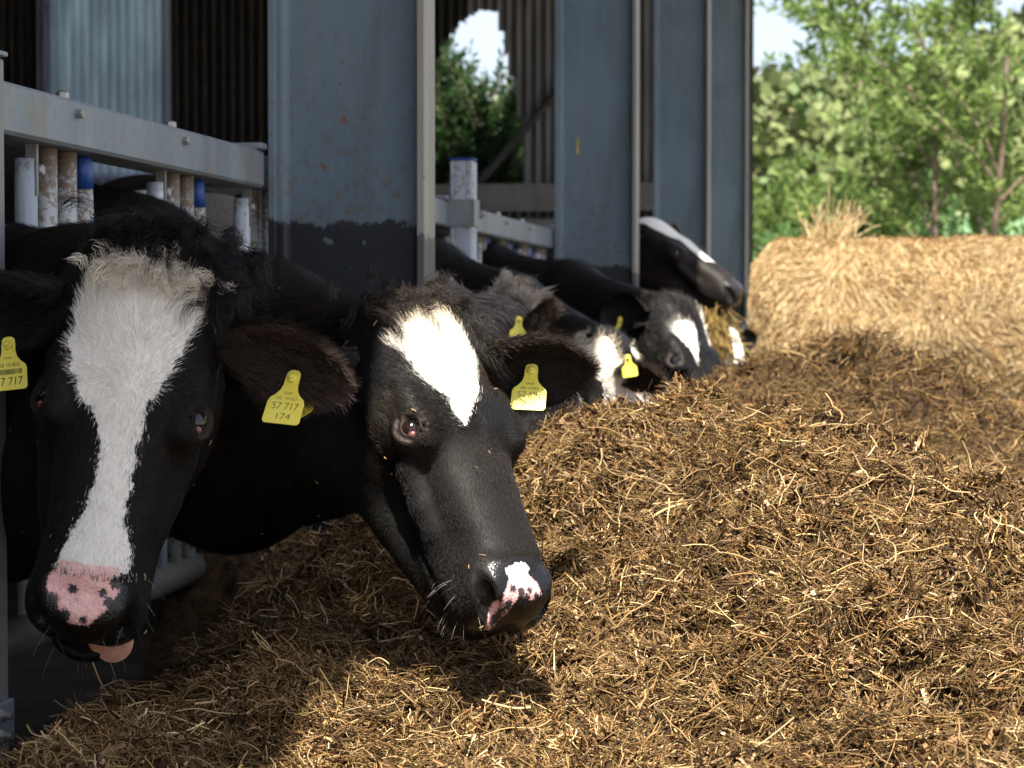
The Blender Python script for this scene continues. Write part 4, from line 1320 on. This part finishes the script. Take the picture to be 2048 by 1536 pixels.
def pattern2(V, W):
    wob = (fbm(V, 60, 2, 9) - .5) * .010
    front = V[:, 2] > -.13
    w = np.where(front, np.maximum(poly_sd(V[:, :2], BLAZE2), poly_sd(V[:, :2], CREAM2)), -1.0) + wob
    pk = np.where(front, poly_sd(V[:, :2], PINK2), -1) + wob * .3
    return w, pk, spots(V, SPOT2), nose_pad(V)


COW1 = dict(key='first', R=R1, p=P1, s=1.025, h=.0042, mouth=.016, pattern=pattern1, gaze=(-.15, .1), jaw_y=.034,
            label='black cow at the left edge with broad white blaze, pink spotted nose and tongue out',
            body=[((-1.04, 3.13, .965), .110, (-1.20, 3.30, .95), .125, .06), ((-1.20, 3.30, .95), .125, (-1.42, 3.50, .93), .15, .06),
                  ((-1.42, 3.50, .93), .15, (-1.95, 3.78, .98), .30, .08),
                  ((-1.06, 3.12, .78), .090, (-1.22, 3.30, .68), .13, .08), ((-1.22, 3.30, .68), .13, (-1.44, 3.48, .67), .15, .08),
                  ((-1.44, 3.48, .67), .15, (-1.95, 3.78, .76), .28, .1),
                  ((-1.95, 3.78, .90), .33, (-3.2, 4.2, .92), .38, .1),
                  ((-1.98, 3.56, .65), .10, (-1.98, 3.56, .03), .05, .06), ((-1.98, 3.98, .65), .10, (-1.98, 3.98, .03), .05, .06),
                  ((-3.35, 4.02, .75), .13, (-3.35, 4.02, .03), .055, .06), ((-3.35, 4.42, .75), .13, (-3.35, 4.42, .03), .055, .06)],
            ears=[dict(base=(-.102, .088, -.082), d=(.93, .0, -.17), front=(-.05, -.86, -.45), L=.192, W=.060, droop=.040),
                  dict(base=(.098, .062, -.085), d=(-.95, .22, -.05), front=(.1, -.86, -.5), L=.165, W=.060, droop=.03)])
COW2 = dict(key='second', R=R2, p=P2, s=1.015, h=.0042, mouth=0.0, pattern=pattern2, gaze=(-.25, .75),
            label='black cow lowering its head to the feed with a white forehead diamond',
            body=[((-.785, 3.575, .875), .085, (-1.05, 3.80, .92), .11, .06), ((-1.05, 3.80, .92), .11, (-1.40, 4.10, 1.0), .155, .08),
                  ((-1.40, 4.10, 1.0), .155, (-1.95, 4.42, 1.08), .28, .1),
                  ((-.86, 3.56, .715), .10, (-1.10, 3.78, .665), .12, .08), ((-1.10, 3.78, .665), .12, (-1.45, 4.10, .68), .15, .08),
                  ((-1.45, 4.10, .68), .15, (-1.95, 4.42, .80), .28, .1),
                  ((-1.95, 4.42, .98), .35, (-3.2, 4.7, .96), .39, .1),
                  ((-2.0, 4.2, .65), .10, (-2.0, 4.2, .03), .05, .06), ((-2.0, 4.62, .65), .10, (-2.0, 4.62, .03), .05, .06),
                  ((-3.35, 4.5, .75), .13, (-3.35, 4.5, .03), .055, .06), ((-3.35, 4.92, .75), .13, (-3.35, 4.92, .03), .055, .06)],
            ears=[dict(base=(-.098, .058, -.085), d=(.98, .12, .04), front=(.10, -.82, -.5), L=.222, W=.072, droop=.018),
                  dict(base=(.092, .055, -.085), d=(-.86, -.1, -.25), front=(.1, -.7, -.6), L=.17, W=.062, droop=.02)])


def fur_for(cow, spec, n, seed, whorl, nlen=1.0, rad=.00026, cut_y=.478, white_col=(.74, .70, .63), warm=.0):
    root, V, F, earv, ears, (white, pink, spot, nude), R, p, s = cow
    body = F[(earv[F] == 0).all(1)]
    vd = R.T @ unit(p - CAM_POS)
    Wc = V @ R.T * s + p
    # nearest-vertex fields for the strands come through the same pattern function
    def weight(c, fn):
        w = np.clip(-(fn @ vd) + .35, 0, 1)
        y = c[:, 1]
        reg = np.where(y < -.06, .45, 1.0)
        reg = np.where((y > cut_y) & (np.abs(c[:, 0]) < .05) & (c[:, 2] > -.14), .0, reg)
        reg = np.where(y > .53, .08, reg)
        cw = c @ R.T * s + p
        dist = np.linalg.norm(cw - CAM_POS, axis=1)
        reg = np.where(cw[:, 0] < -1.65, 0, reg)
        eye = np.hypot(np.hypot(np.abs(c[:, 0]) - .115, c[:, 1] - .238), c[:, 2] + .043)
        reg = np.where(eye < .024, 0, reg)
        return w * reg + 1e-9
    bk = R.T @ unit(np.array([-.75, .45, -.5]))

    def dirfn(P, N):
        k = sstep(-.07, .05, P[:, 1])[:, None]
        rel = P[:, :2] - np.array(whorl)
        up = np.stack([rel[:, 0], rel[:, 1], 0 * rel[:, 0]], 1)
        up = unit(up); dn = np.stack([rel[:, 0] * .25, 0 * rel[:, 0] + .12, -.02 + 0 * rel[:, 0]], 1); dn = unit(dn)
        t = sstep(-.02, .05, rel[:, 1])[:, None]
        d = up * (1 - t) + dn * t
        side = sstep(-.09, -.15, P[:, 2])[:, None]
        d = d * (1 - side) + np.array([0, .5, -.6]) * side
        return unit(d * k + bk * (1 - k))

    def lenfn(P):
        y = P[:, 1]
        L = np.interp(y, [-.3, -.1, .0, .08, .16, .24, .34, .45, .6], [.020, .020, .026, .018, .012, .0085, .0065, .0055, .0045])
        return L * nlen

    def colfn(P, N, rg):
        w, pk, sp, nd = spec['pattern'](P, P @ R.T * s + p)
        m = (w + rg.normal(0, .0042, len(P))) > 0
        c = np.array(spec.get('dark', (.0042, .0037, .0035))) * np.exp(rg.normal(0, .35, (len(P), 1)))
        c = c * (1 + warm * np.array([1.0, .55, .2]) * sstep(.45, .75, fbm(P, 9, 2, 21))[:, None] * 2)
        if spec.get('grey', 0):
            g = rg.random(len(P)) < spec['grey'] * .6
            c[g] = np.array((.52, .46, .40)) * rg.uniform(.5, 1.2, (g.sum(), 1))
        wc = np.array(white_col) * rg.uniform(.82, 1.05, (len(P), 1))
        up = sstep(.12, .03, P[:, 1])[:, None]
        wc = wc * (1 - up * np.array([.06, .16, .32]))
        c[m] = wc[m]
        return c
    A, r, c = grow_hair(V, body, n, weight, dirfn, lenfn, colfn, rad, lift=.24, k=4, seed=seed, jitter=.14)
    o = hair_obj('fur', A * s, r, c, M_FUR, root)
    tag(o, kind='stuff')
    return o


def ear_fur(cow, spec, n, seed, outer=(.020, .014, .010), inner=(.06, .040, .028), which=(0, 1), L=.016, edge=.030, rad=.0003):
    root, V, F, earv, ears, pat, R, p, s = cow
    rg = np.random.default_rng(seed)
    for wi in which:
        e = ears[wi]
        for src, sgn, col, nn in ((e['O'], 1, outer, n), (e['I'], -1, inner, int(n * .9))):
            nu, nv = src.shape[:2]
            a = rg.uniform(0, nu - 1.001, nn); b = rg.uniform(0, nv - 1.001, nn)
            edgy = np.minimum(b, nv - 1 - b)
            i = a.astype(int); j = b.astype(int); fa = (a - i)[:, None]; fb = (b - j)[:, None]
            g = lambda T: T[i, j] * (1 - fa) * (1 - fb) + T[i + 1, j] * fa * (1 - fb) + T[i, j + 1] * (1 - fa) * fb + T[i + 1, j + 1] * fa * fb
            P = g(src); N = unit(g(e['N'])) * sgn
            rim = sstep(4.0, 0, edgy)[:, None]
            sidev = np.where(b < nv / 2, -1, 1)[:, None] * unit(np.gradient(src, axis=1)[i, j])
            D = e['d'] * .8 + sidev * (.5 * rim + .15 * (sgn < 0)) + rg.normal(0, .22, (nn, 3))
            D = unit(D); ln = (L + (edge - L) * rim[:, 0] * (.6 if sgn > 0 else 1)) * rg.uniform(.5, 1.2, nn)
            k = 4; S = np.linspace(0, 1, k); T = unit(D + N * .35)
            A = np.stack([P + (T * q + (D - T) * .5 * q * q) * ln[:, None] + rg.normal(0, .04, (nn, 3)) * (q * ln)[:, None] for q in S], 1)
            r = rad * np.interp(S, [0, .5, 1], [1, .85, .25])[None] * rg.uniform(.7, 1.2, (nn, 1))
            c = np.array(col) * np.exp(rg.normal(0, .4, (nn, 1)))
            tag(hair_obj('ear_hair', A * s, r, c, M_FUR, root), kind='stuff')


def whiskers(cow, n, seed, L=(.02, .06)):
    root, V, F, earv, ears, pat, R, p, s = cow
    rg = np.random.default_rng(seed)
    m = F[(earv[F] == 0).all(1)]; c = V[m].mean(1)
    q = V[m]; fn = unit(np.cross(q[:, 2] - q[:, 0], q[:, 3] - q[:, 1]))
    sel = np.where((c[:, 1] > .42) & (c[:, 2] < -.085) & ((np.abs(c[:, 0]) > .03) | (c[:, 2] < -.15)))[0]
    i = rg.choice(sel, n); P = c[i]; N = fn[i]
    D = unit(N + np.array([0, .35, -.45]) + rg.normal(0, .25, (n, 3)))
    ln = rg.uniform(*L, n) * np.where(P[:, 2] < -.13, .75, 1)
    S = np.linspace(0, 1, 6); g = R.T @ np.array([0, 0, -1.0])
    A = np.stack([P + D * (t * ln)[:, None] + (g * .35 + rg.normal(0, .02, (n, 3))) * (t * t * ln)[:, None] for t in S], 1)
    r = .00024 * np.interp(S, [0, 1], [1, .3])[None] * np.ones((n, 1))
    cc = np.where(rg.random((n, 1)) < .6, .30, .03) * np.array([1, .95, .88])
    tag(hair_obj('whiskers', A * s, r, cc, M_FUR, root), kind='stuff')


def feed_bits(cow, n, seed):
    """crumbs of straw and chaff stuck in the coat"""
    root, V, F, earv, ears, pat, R, p, s = cow
    rg = np.random.default_rng(seed)
    m = F[(earv[F] == 0).all(1)]; q = V[m]; c = q.mean(1); fn = unit(np.cross(q[:, 2] - q[:, 0], q[:, 3] - q[:, 1]))
    sel = np.where((c[:, 1] > -.25) & (fn @ (R.T @ unit(p - CAM_POS)) < -.1))[0]
    i = rg.choice(sel, n); N = fn[i]; P = c[i] + N * .007
    D = unit(np.cross(N, rg.normal(0, 1, (n, 3)))); ln = rg.uniform(.0012, .0055, (n, 1))
    A = np.stack([P - D * ln, P + N * .001, P + D * ln], 1)
    tag(hair_obj('feed_bits', A * s, rg.uniform(.0004, .0010, (n, 1)) * np.ones((1, 3)), np.array([.34, .22, .10]) * rg.uniform(.4, 1.2, (n, 1)), M_FUR, root), kind='stuff')


def forelock(cow, groups, seed):
    """curly locks: groups of (center (x,y,z), spread, n, direction, length, colour, curl)"""
    root, V, F, earv, ears, pat, R, p, s = cow
    rg = np.random.default_rng(seed); AA = []; CC = []; RR = []
    k = 12; S = np.linspace(0, 1, k)
    for c, sp, n, d, L, col, curl in groups:
        nl = max(n // 26, 1)
        for _ in range(nl):
            c0 = np.array(c) + rg.normal(0, 1, 3) * np.array(sp)
            d0 = unit(np.array(d, float) + rg.normal(0, .38, 3)); ax = unit(rg.normal(0, 1, 3)); ph = rg.uniform(0, 6.28); fr = rg.uniform(.7, 1.5)
            u = unit(np.cross(d0, ax)); w = np.cross(d0, u); l0 = L * rg.uniform(.6, 1.25)
            g = R.T @ np.array([0, 0, -1.0])
            for _ in range(26):
                st = c0 + rg.normal(0, .0045, 3); ll = l0 * rg.uniform(.7, 1.15); cu = curl * rg.uniform(.7, 1.2)
                a = st + np.outer(S * ll, d0) + np.outer((np.cos(S * 5 * fr + ph) - math.cos(ph)) * cu * ll * S ** .5, u) + np.outer((np.sin(S * 5 * fr + ph) - math.sin(ph)) * cu * ll * S ** .5, w)
                a = a + np.outer(S * S * ll * .35, g) + np.cumsum(rg.normal(0, .0006, (k, 3)), 0)
                AA.append(a); CC.append(np.array(col) * rg.uniform(.6, 1.2)); RR.append(.0003 * np.interp(S, [0, .6, 1], [1, .9, .3]) * rg.uniform(.7, 1.2))
    tag(hair_obj('forelock', np.array(AA) * s, np.array(RR), np.array(CC), M_FUR, root), kind='stuff')


def local_m(R, p, origin_w, ydir_w, zdir_w):
    """matrix in head space for something placed in the world (its +y and +z axes given)"""
    B = basis(ydir_w, zdir_w); R = np.array(R); o = (np.asarray(origin_w, float) - np.array(p)) @ R
    L = R.T @ B; M = Matrix.Identity(4)
    for i in range(3):
        for j in range(3): M[i][j] = L[i, j]
        M[i][3] = o[i]
    return M


cow1 = make_cow(COW1)
fur_for(cow1, COW1, int(150000 * DENS), 11, (-.012, .215), white_col=(.84, .81, .745), warm=.4, rad=.00020)
ear_fur(cow1, COW1, int(6000 * DENS), 12, outer=(.014, .0098, .0075), inner=(.060, .040, .030), which=(0,))
ear_fur(cow1, COW1, int(5000 * DENS), 15, outer=(.006, .005, .004), inner=(.010, .008, .006), which=(1,))
whiskers(cow1, 100, 13, (.015, .05))
forelock(cow1, [((0, -.010, -.018), (.055, .014, .010), int(3400 * DENS), (-.25, .10, .5), .060, (.007, .006, .006), .15),
                ((.0, .048, -.006), (.036, .010, .004), int(2600 * DENS), (.0, -.05, .75), .034, (.76, .69, .57), .20),
                ((-.085, .03, -.03), (.015, .02, .012), int(900 * DENS), (-.45, .6, .45), .06, (.007, .006, .006), .14)], 14)
cow2 = make_cow(COW2)
fur_for(cow2, COW2, int(150000 * DENS), 21, (-.005, .262), warm=1.6, rad=.00020)
ear_fur(cow2, COW2, int(5000 * DENS), 22, inner=(.030, .020, .015))
whiskers(cow2, 95, 23, (.010, .032))
forelock(cow2, [((0, .0, -.022), (.055, .020, .012), int(2400 * DENS), (0, .2, .5), .050, (.022, .015, .010), .12),
                ((-.06, .03, -.02), (.02, .02, .012), int(700 * DENS), (-.4, .9, .2), .055, (.018, .013, .010), .10)], 24)
feed_bits(cow1, 22, 16)
feed_bits(cow2, 30, 26)
# tongue of the first cow
root1, s1 = cow1[0], cow1[8]
nu_, nv_ = 26, 28
u, v = np.meshgrid(1 - (1 - np.linspace(0, 1, nu_)) ** 1.6, np.linspace(0, 2 * math.pi, nv_ + 1)[:-1], indexing='ij')
wd = .031 * np.sqrt(np.clip(1 - np.clip((u - .55) / .45, 0, 1) ** 2.2, 0.0004, 1)) * (.85 + .25 * np.minimum(u / .5, 1)); th = .010 * np.sqrt(np.clip(1 - np.clip((u - .6) / .4, 0, 1) ** 2, .01, 1))
tx = -.024 - .016 * u + np.cos(v) * wd; ty = .475 + u * .082; tz = -.154 - .026 * u ** 2.2 + np.sin(v) * th - (1 - np.cos(v) ** 2) * (np.sin(v) > 0) * .003
TV = np.stack([tx, ty, tz], -1).reshape(-1, 3) * s1
TF = np.array([(i * nv_ + j, i * nv_ + (j + 1) % nv_, (i + 1) * nv_ + (j + 1) % nv_, (i + 1) * nv_ + j) for i in range(nu_ - 1) for j in range(nv_)])
tt = NT('tongue_skin'); tt.bump(tt.noise(400, 3), .3, .002)
M_TONGUE = tt.fin(tt.mix(tt.ramp(tt.noise(60, 3), .3, .7), (.50, .24, .15), (.60, .33, .24)), .35)
link('tongue', mesh_np('tongue', TV, TF, M_TONGUE, True), root1)
# tags
ear_tag(root1, local_m(R1, P1, on_ear(cow1, 0, 586, 757), (.16, .46, .90), (-.12, -.85, .45)),
        [('SAAR', .0055, 0, -.023, M_PENCIL, 1), ('DE  10 823', .0068, 0, -.031, M_PENCIL, 1), ('57 717', .0150, .001, -.043, M_PENCIL, .95), ('174', .0125, .001, -.058, M_PENCIL, 1.3)], 1.06)
ear_tag(root1, local_m(R1, P1, on_ear(cow1, 0, 640, 790, True), (.80, -.1, .45), (.2, -.75, .5)), [], .62, False)
ear_tag(root1, local_m(R1, P1, on_ear(cow1, 1, 17, 690), (-.12, .25, .96), (.02, -.97, .25)),
        [('SAAR', .0050, -.001, -.020, M_INK, 1), ('DE 10 823', .0078, 0, -.031, M_INK, 1), ('|||', 0, 0, -.041, M_INK, 1), ('57 717', .0175, 0, -.056, M_INK, .85)], 1.0)
root2 = cow2[0]
ear_tag(root2, local_m(R2, P2, on_ear(cow2, 0, 1063, 742), (.02, .50, .88), (.05, -.85, .50)),
        [('SAAR', .0058, 0, -.023, M_INK, 1), ('DE 10 823', .0066, 0, -.031, M_INK, 1), ('57 696', .0140, .001, -.042, M_PENCIL, 1.0), ('203', .0120, 0, -.057, M_PENCIL, 1.2)], 1.06)
# ------------------------------------------------------------------ the cows farther down the row
def neck_caps(R, p, s, Ys, wither=(-1.95, 1.12), r=1.0, Yw=None, za=1.03):
    """head -> barrier -> shoulder -> barrel -> legs, in world metres"""
    R = np.array(R); p = np.array(p)
    o1 = p + R @ np.array([0, .03, -.11]) * s; o2 = p + R @ np.array([0, .12, -.19]) * s
    xb = -1.42; Yw = Yw if Yw is not None else Ys + .3
    a = np.array([xb, Ys, za]); b = np.array([xb - .04, Ys, .70]); w1 = np.array([wither[0], Yw, wither[1] - .02]); w2 = np.array([wither[0], Yw, .82])
    m1 = o1 * .5 + a * .5 + np.array([0, 0, .03]); m2 = o2 * .5 + b * .5 + np.array([0, 0, -.02])
    C = [(o1, .088 * r, m1, .115 * r, .06), (m1, .115 * r, a, .15 * r, .08), (a, .15 * r, w1, .27, .1),
         (o2, .085 * r, m2, .115 * r, .08), (m2, .115 * r, b, .15 * r, .08), (b, .15 * r, w2, .27, .1),
         (w1 - np.array([0, 0, .1]), .34, w1 + np.array([-1.25, .2, -.12]), .38, .1)]
    for dx, dy in ((-.05, -.2), (-.05, .2), (-1.4, 0.), (-1.4, .4)):
        x, y = wither[0] + dx, Yw + dy
        C.append(((x, y, .65), .10, (x, y, .03), .05, .06))
    return C


def simple_pattern(white_poly=None, pink=False, extra=None, wob=.012):
    def f(V, W):
        n = (fbm(V, 45, 2, 5) - .5) * wob
        w = np.full(len(V), -1.0)
        if white_poly is not None:
            for pl in white_poly:
                w = np.maximum(w, np.where(V[:, 2] > -.12, poly_sd(V[:, :2], pl), -1))
        if extra is not None: w = np.maximum(w, extra(V, W))
        pk = np.where(nose_pad(V) > .4, .01, -1.0) if pink else np.full(len(V), -1.0)
        return w + n, pk, np.full(len(V), -1.0), nose_pad(V)
    return f


def ear2(R, s, dr, fr, dl, fl, **k):
    return [dict(base=(.092, .05, -.085), d=dr, front=fr, **k), dict(base=(-.092, .05, -.085), d=dl, front=fl, **k)]


FAR = []
# grey roan cow with a curly poll, seen from behind
R = basis((.42, .30, -.85), (.78, .42, .45)); p = at(1045, 606, 5.5)
C3 = dict(key='roan', R=R, p=p, s=1.06, h=.008, grey=.85, dark=(.055, .048, .042), whitec=(.74, .62, .46), eyes=(1, -1),
          label='grey roan cow with a curly tuft on its head, left of the white faced cow',
          pattern=simple_pattern([[(-.10, .05), (.075, .04), (.07, .12), (.05, .25), (-.06, .25), (-.10, .15)], [(-.06, .25), (.06, .25), (.06, .5), (-.06, .5)]]),
          body=neck_caps(R, p, 1.06, 6.15, za=.93, r=.92, wither=(-1.95, 1.05)), ears=ear2(R, 1.06, (.50, -.30, .62), (.75, -.2, -.2), (.75, .55, .0), (.2, -.7, -.5), L=.15, W=.055))
# mottled white faced cow with ear tag, chewing in the heap
R = basis((-.38, -.25, -.88), (-.45, -.62, .50)); p = at(1172, 672, 6.4)
C4 = dict(key='white_faced', R=R, p=p, s=1.06, h=.008, whitec=(.76, .70, .62),
          label='white faced cow with black ears and patches half hidden behind the heap',
          pattern=simple_pattern(None, extra=lambda V, W: np.where(V[:, 1] > -.03, .5 - 1.6 * (fbm(V, 12, 2, 79) > .46) * (V[:, 2] > -.2) * (V[:, 1] < .36), -1) * .02),
          body=neck_caps(R, p, 1.06, 7.05), ears=ear2(R, 1.06, (-.5, .8, .1), (-.4, -.6, -.3), (.80, -.42, .02), (.1, -.75, -.6), L=.135, W=.058))
# black cow with a white star and an upright ear
R = basis((.33, -.50, -.80), (.70, -.42, .57)); p = at(1368, 596, 7.5)
C5 = dict(key='starred', R=R, p=p, s=1.10, h=.009, warm=1,
          label='big black cow with two small white forehead patches below the raised head',
          pattern=simple_pattern([[(.075, .10), (.02, .10), (.0, .13), (.02, .20), (.035, .25), (.06, .19), (.085, .14)], [(-.075, .03), (-.045, .02), (-.05, .10), (-.06, .17), (-.09, .12)]]),
          body=neck_caps(R, p, 1.10, 8.3, r=1.08), ears=ear2(R, 1.1, (-.82, .15, .22), (.0, -.85, .1), (.15, .9, .30), (.5, -.7, -.2), L=.165, W=.068))
# cow with raised head, chewing hay
R = np.array([[-0.419, 0.8013, 0.4271], [-0.9055, -0.3341, -0.2616], [-0.0669, -0.4963, 0.8656]]); p = np.array([-0.985, 10.3435, 1.400])
C6 = dict(key='raised', R=R, p=p, s=1.08, h=.010, mouth=.012, dark=(.010, .008, .007),
          label='cow holding its head up with a long white blaze, chewing a wisp of hay',
          pattern=simple_pattern([[(-.07, -.05), (.075, -.05), (.07, .1), (.035, .2), (.03, .35), (-.03, .37), (-.045, .2), (-.08, .1)]]),
          body=neck_caps(R, p, 1.08, 10.85), ears=ear2(R, 1.08, (-.8, -.4, .1), (.2, -.8, -.2), (.5, .75, .25), (.6, -.6, .0), L=.15, W=.055, ))
# white and pink faced cow eating right of the black one
R = basis((.30, -.66, -.66), (.72, -.42, .5)); p = at(1452, 630, 10.9)
C7 = dict(key='pink_nosed', R=R, p=p, s=1.06, h=.010, whitec=(.80, .74, .66),
          label='black cow with white nose and pink muzzle eating right of the twin patched one',
          pattern=simple_pattern([[(-.05, .1), (.03, .1), (.035, .3), (.06, .42), (.08, .55), (-.08, .55), (-.05, .4), (-.03, .3)]], pink=True),
          body=neck_caps(R, p, 1.06, 11.3), ears=ear2(R, 1.06, (-.8, .3, .3), (.2, -.8, -.2), (.8, .5, .2), (.2, -.8, -.2), L=.15, W=.055))
R = basis((.42, .10, -.88), (.72, -.55, .3)); p = at(1506, 655, 12.3)
C8 = dict(key='last', R=R, p=p, s=1.06, h=.012,
          label='farthest cow, its black and white face just showing beside the bale',
          pattern=simple_pattern([[(-.10, .0), (.02, .0), (.02, .3), (.06, .45), (.07, .55), (-.12, .55), (-.12, .2)]]),
          body=neck_caps(R, p, 1.06, 12.9), ears=ear2(R, 1.06, (-.8, .3, .1), (.2, -.8, -.2), (.7, .2, .5), (.2, -.8, -.2), L=.15, W=.055))
# a pale cow standing inside the barn, seen between the bars
R = basis((-.35, .9, -.25), (-.1, .2, .95)); p = np.array([-3.3, 9.6, 1.35])
C9 = dict(key='inside', R=R, p=p, s=1.06, h=.016, eyes=(1, -1), whitec=(.70, .64, .56),
          label='pale cow standing inside the barn, seen through the bars under the rail',
          pattern=simple_pattern(None, extra=lambda V, W: 1.335 + .05 * (fbm(W, 6, 2, 3) - .5) - W[:, 2]),
          body=[((-3.3, 9.6, 1.2), .12, (-3.0, 8.9, 1.12), .2, .08), ((-3.0, 8.9, 1.10), .28, (-2.45, 7.4, 1.05), .36, .1), ((-2.45, 7.4, 1.05), .36, (-2.35, 7.15, 1.08), .32, .1)]
          + [((x, y, .7), .11, (x, y, .03), .05, .06) for x, y in ((-2.25, 7.3), (-2.62, 7.25), (-2.85, 8.75), (-3.2, 8.7))],
          ears=ear2(R, 1.06, (-.9, .1, .1), (0, 1, 0), (.9, .3, .1), (0, 1, 0), L=.15, W=.055))
for c_ in (C3, C4, C5, C6, C7, C8, C9):
    FAR.append(make_cow(c_))
M_LT = M_TAG


def far_tag(cow, spec, px, py, which, yd, zd, size=1.0, lines=()):
    ear_tag(cow[0], local_m(spec['R'], spec['p'], on_ear(cow, which, px, py), yd, zd), list(lines), size)


far_tag(FAR[0], C3, 1036, 640, 0, (.05, .1, .95), (.5, -.8, .1), .85)
far_tag(FAR[1], C4, 1256, 716, 1, (-.15, .1, .95), (-.1, -.9, .2), .80)
far_tag(FAR[2], C5, 1240, 640, 0, (.1, .1, .95), (.85, -.5, .1), .95)
# fur on the ones near enough to show it
fur_for(FAR[0], C3, int(26000 * DENS), 31, (0, .2), nlen=2.2, rad=.0005, white_col=(.74, .60, .42))
ear_fur(FAR[0], C3, int(1500 * DENS), 32, outer=(.030, .020, .014), L=.02, rad=.0005, which=(0,))
fur_for(FAR[1], C4, int(12000 * DENS), 33, (0, .2), nlen=1.6, rad=.0005)
ear_fur(FAR[1], C4, int(1200 * DENS), 34, outer=(.022, .014, .010), L=.02, rad=.0005, which=(1,))
fur_for(FAR[2], C5, int(12000 * DENS), 35, (0, .2), nlen=1.6, rad=.0006, warm=.6)
forelock(FAR[0], [((0, -.01, -.02), (.05, .03, .015), int(1500 * DENS), (-.1, -.6, .8), .07, (.50, .43, .35), .14),
                  ((-.01, .03, -.02), (.05, .02, .012), int(700 * DENS), (0, -.2, .9), .06, (.10, .075, .055), .14)], 36)
forelock(FAR[1], [((0, .02, -.02), (.03, .02, .012), int(700 * DENS), (.3, .2, .9), .05, (.70, .62, .5), .2)], 37)
# wisp of hay hanging from the chewing mouth
rg = np.random.default_rng(91); n = 340
m0 = np.array(C6['p']) + np.array(C6['R']) @ np.array([.02, .50, -.155]) * 1.08
u = rg.random((n, 1))
st = m0 + np.array([-.04, -.02, -.01]) * 1.0 + rg.normal(0, 1, (n, 3)) * np.array([.045, .03, .012]) - np.array([0, 0, .22]) * u ** 1.3
dr = unit(np.stack([rg.normal(.0, .45, n), rg.normal(0, .4, n), -rg.uniform(.2, 1.0, n)], 1)); ln = rg.uniform(.05, .16, n)
A = np.stack([st + dr * (q * ln)[:, None] + rg.normal(0, .06, (n, 3)) * (q * ln)[:, None] for q in np.linspace(0, 1, 5)], 1)
wisp = hair_obj('hay_wisp', A, rg.uniform(.0012, .0024, (n, 1)) * np.ones((1, 5)), np.array([(.26, .17, .05), (.38, .26, .08), (.18, .12, .04)])[rg.integers(0, 3, n)], M_STRAW)
tag(wisp, 'drooping wisp of yellow hay hanging from the raised cow mouth', 'hay')
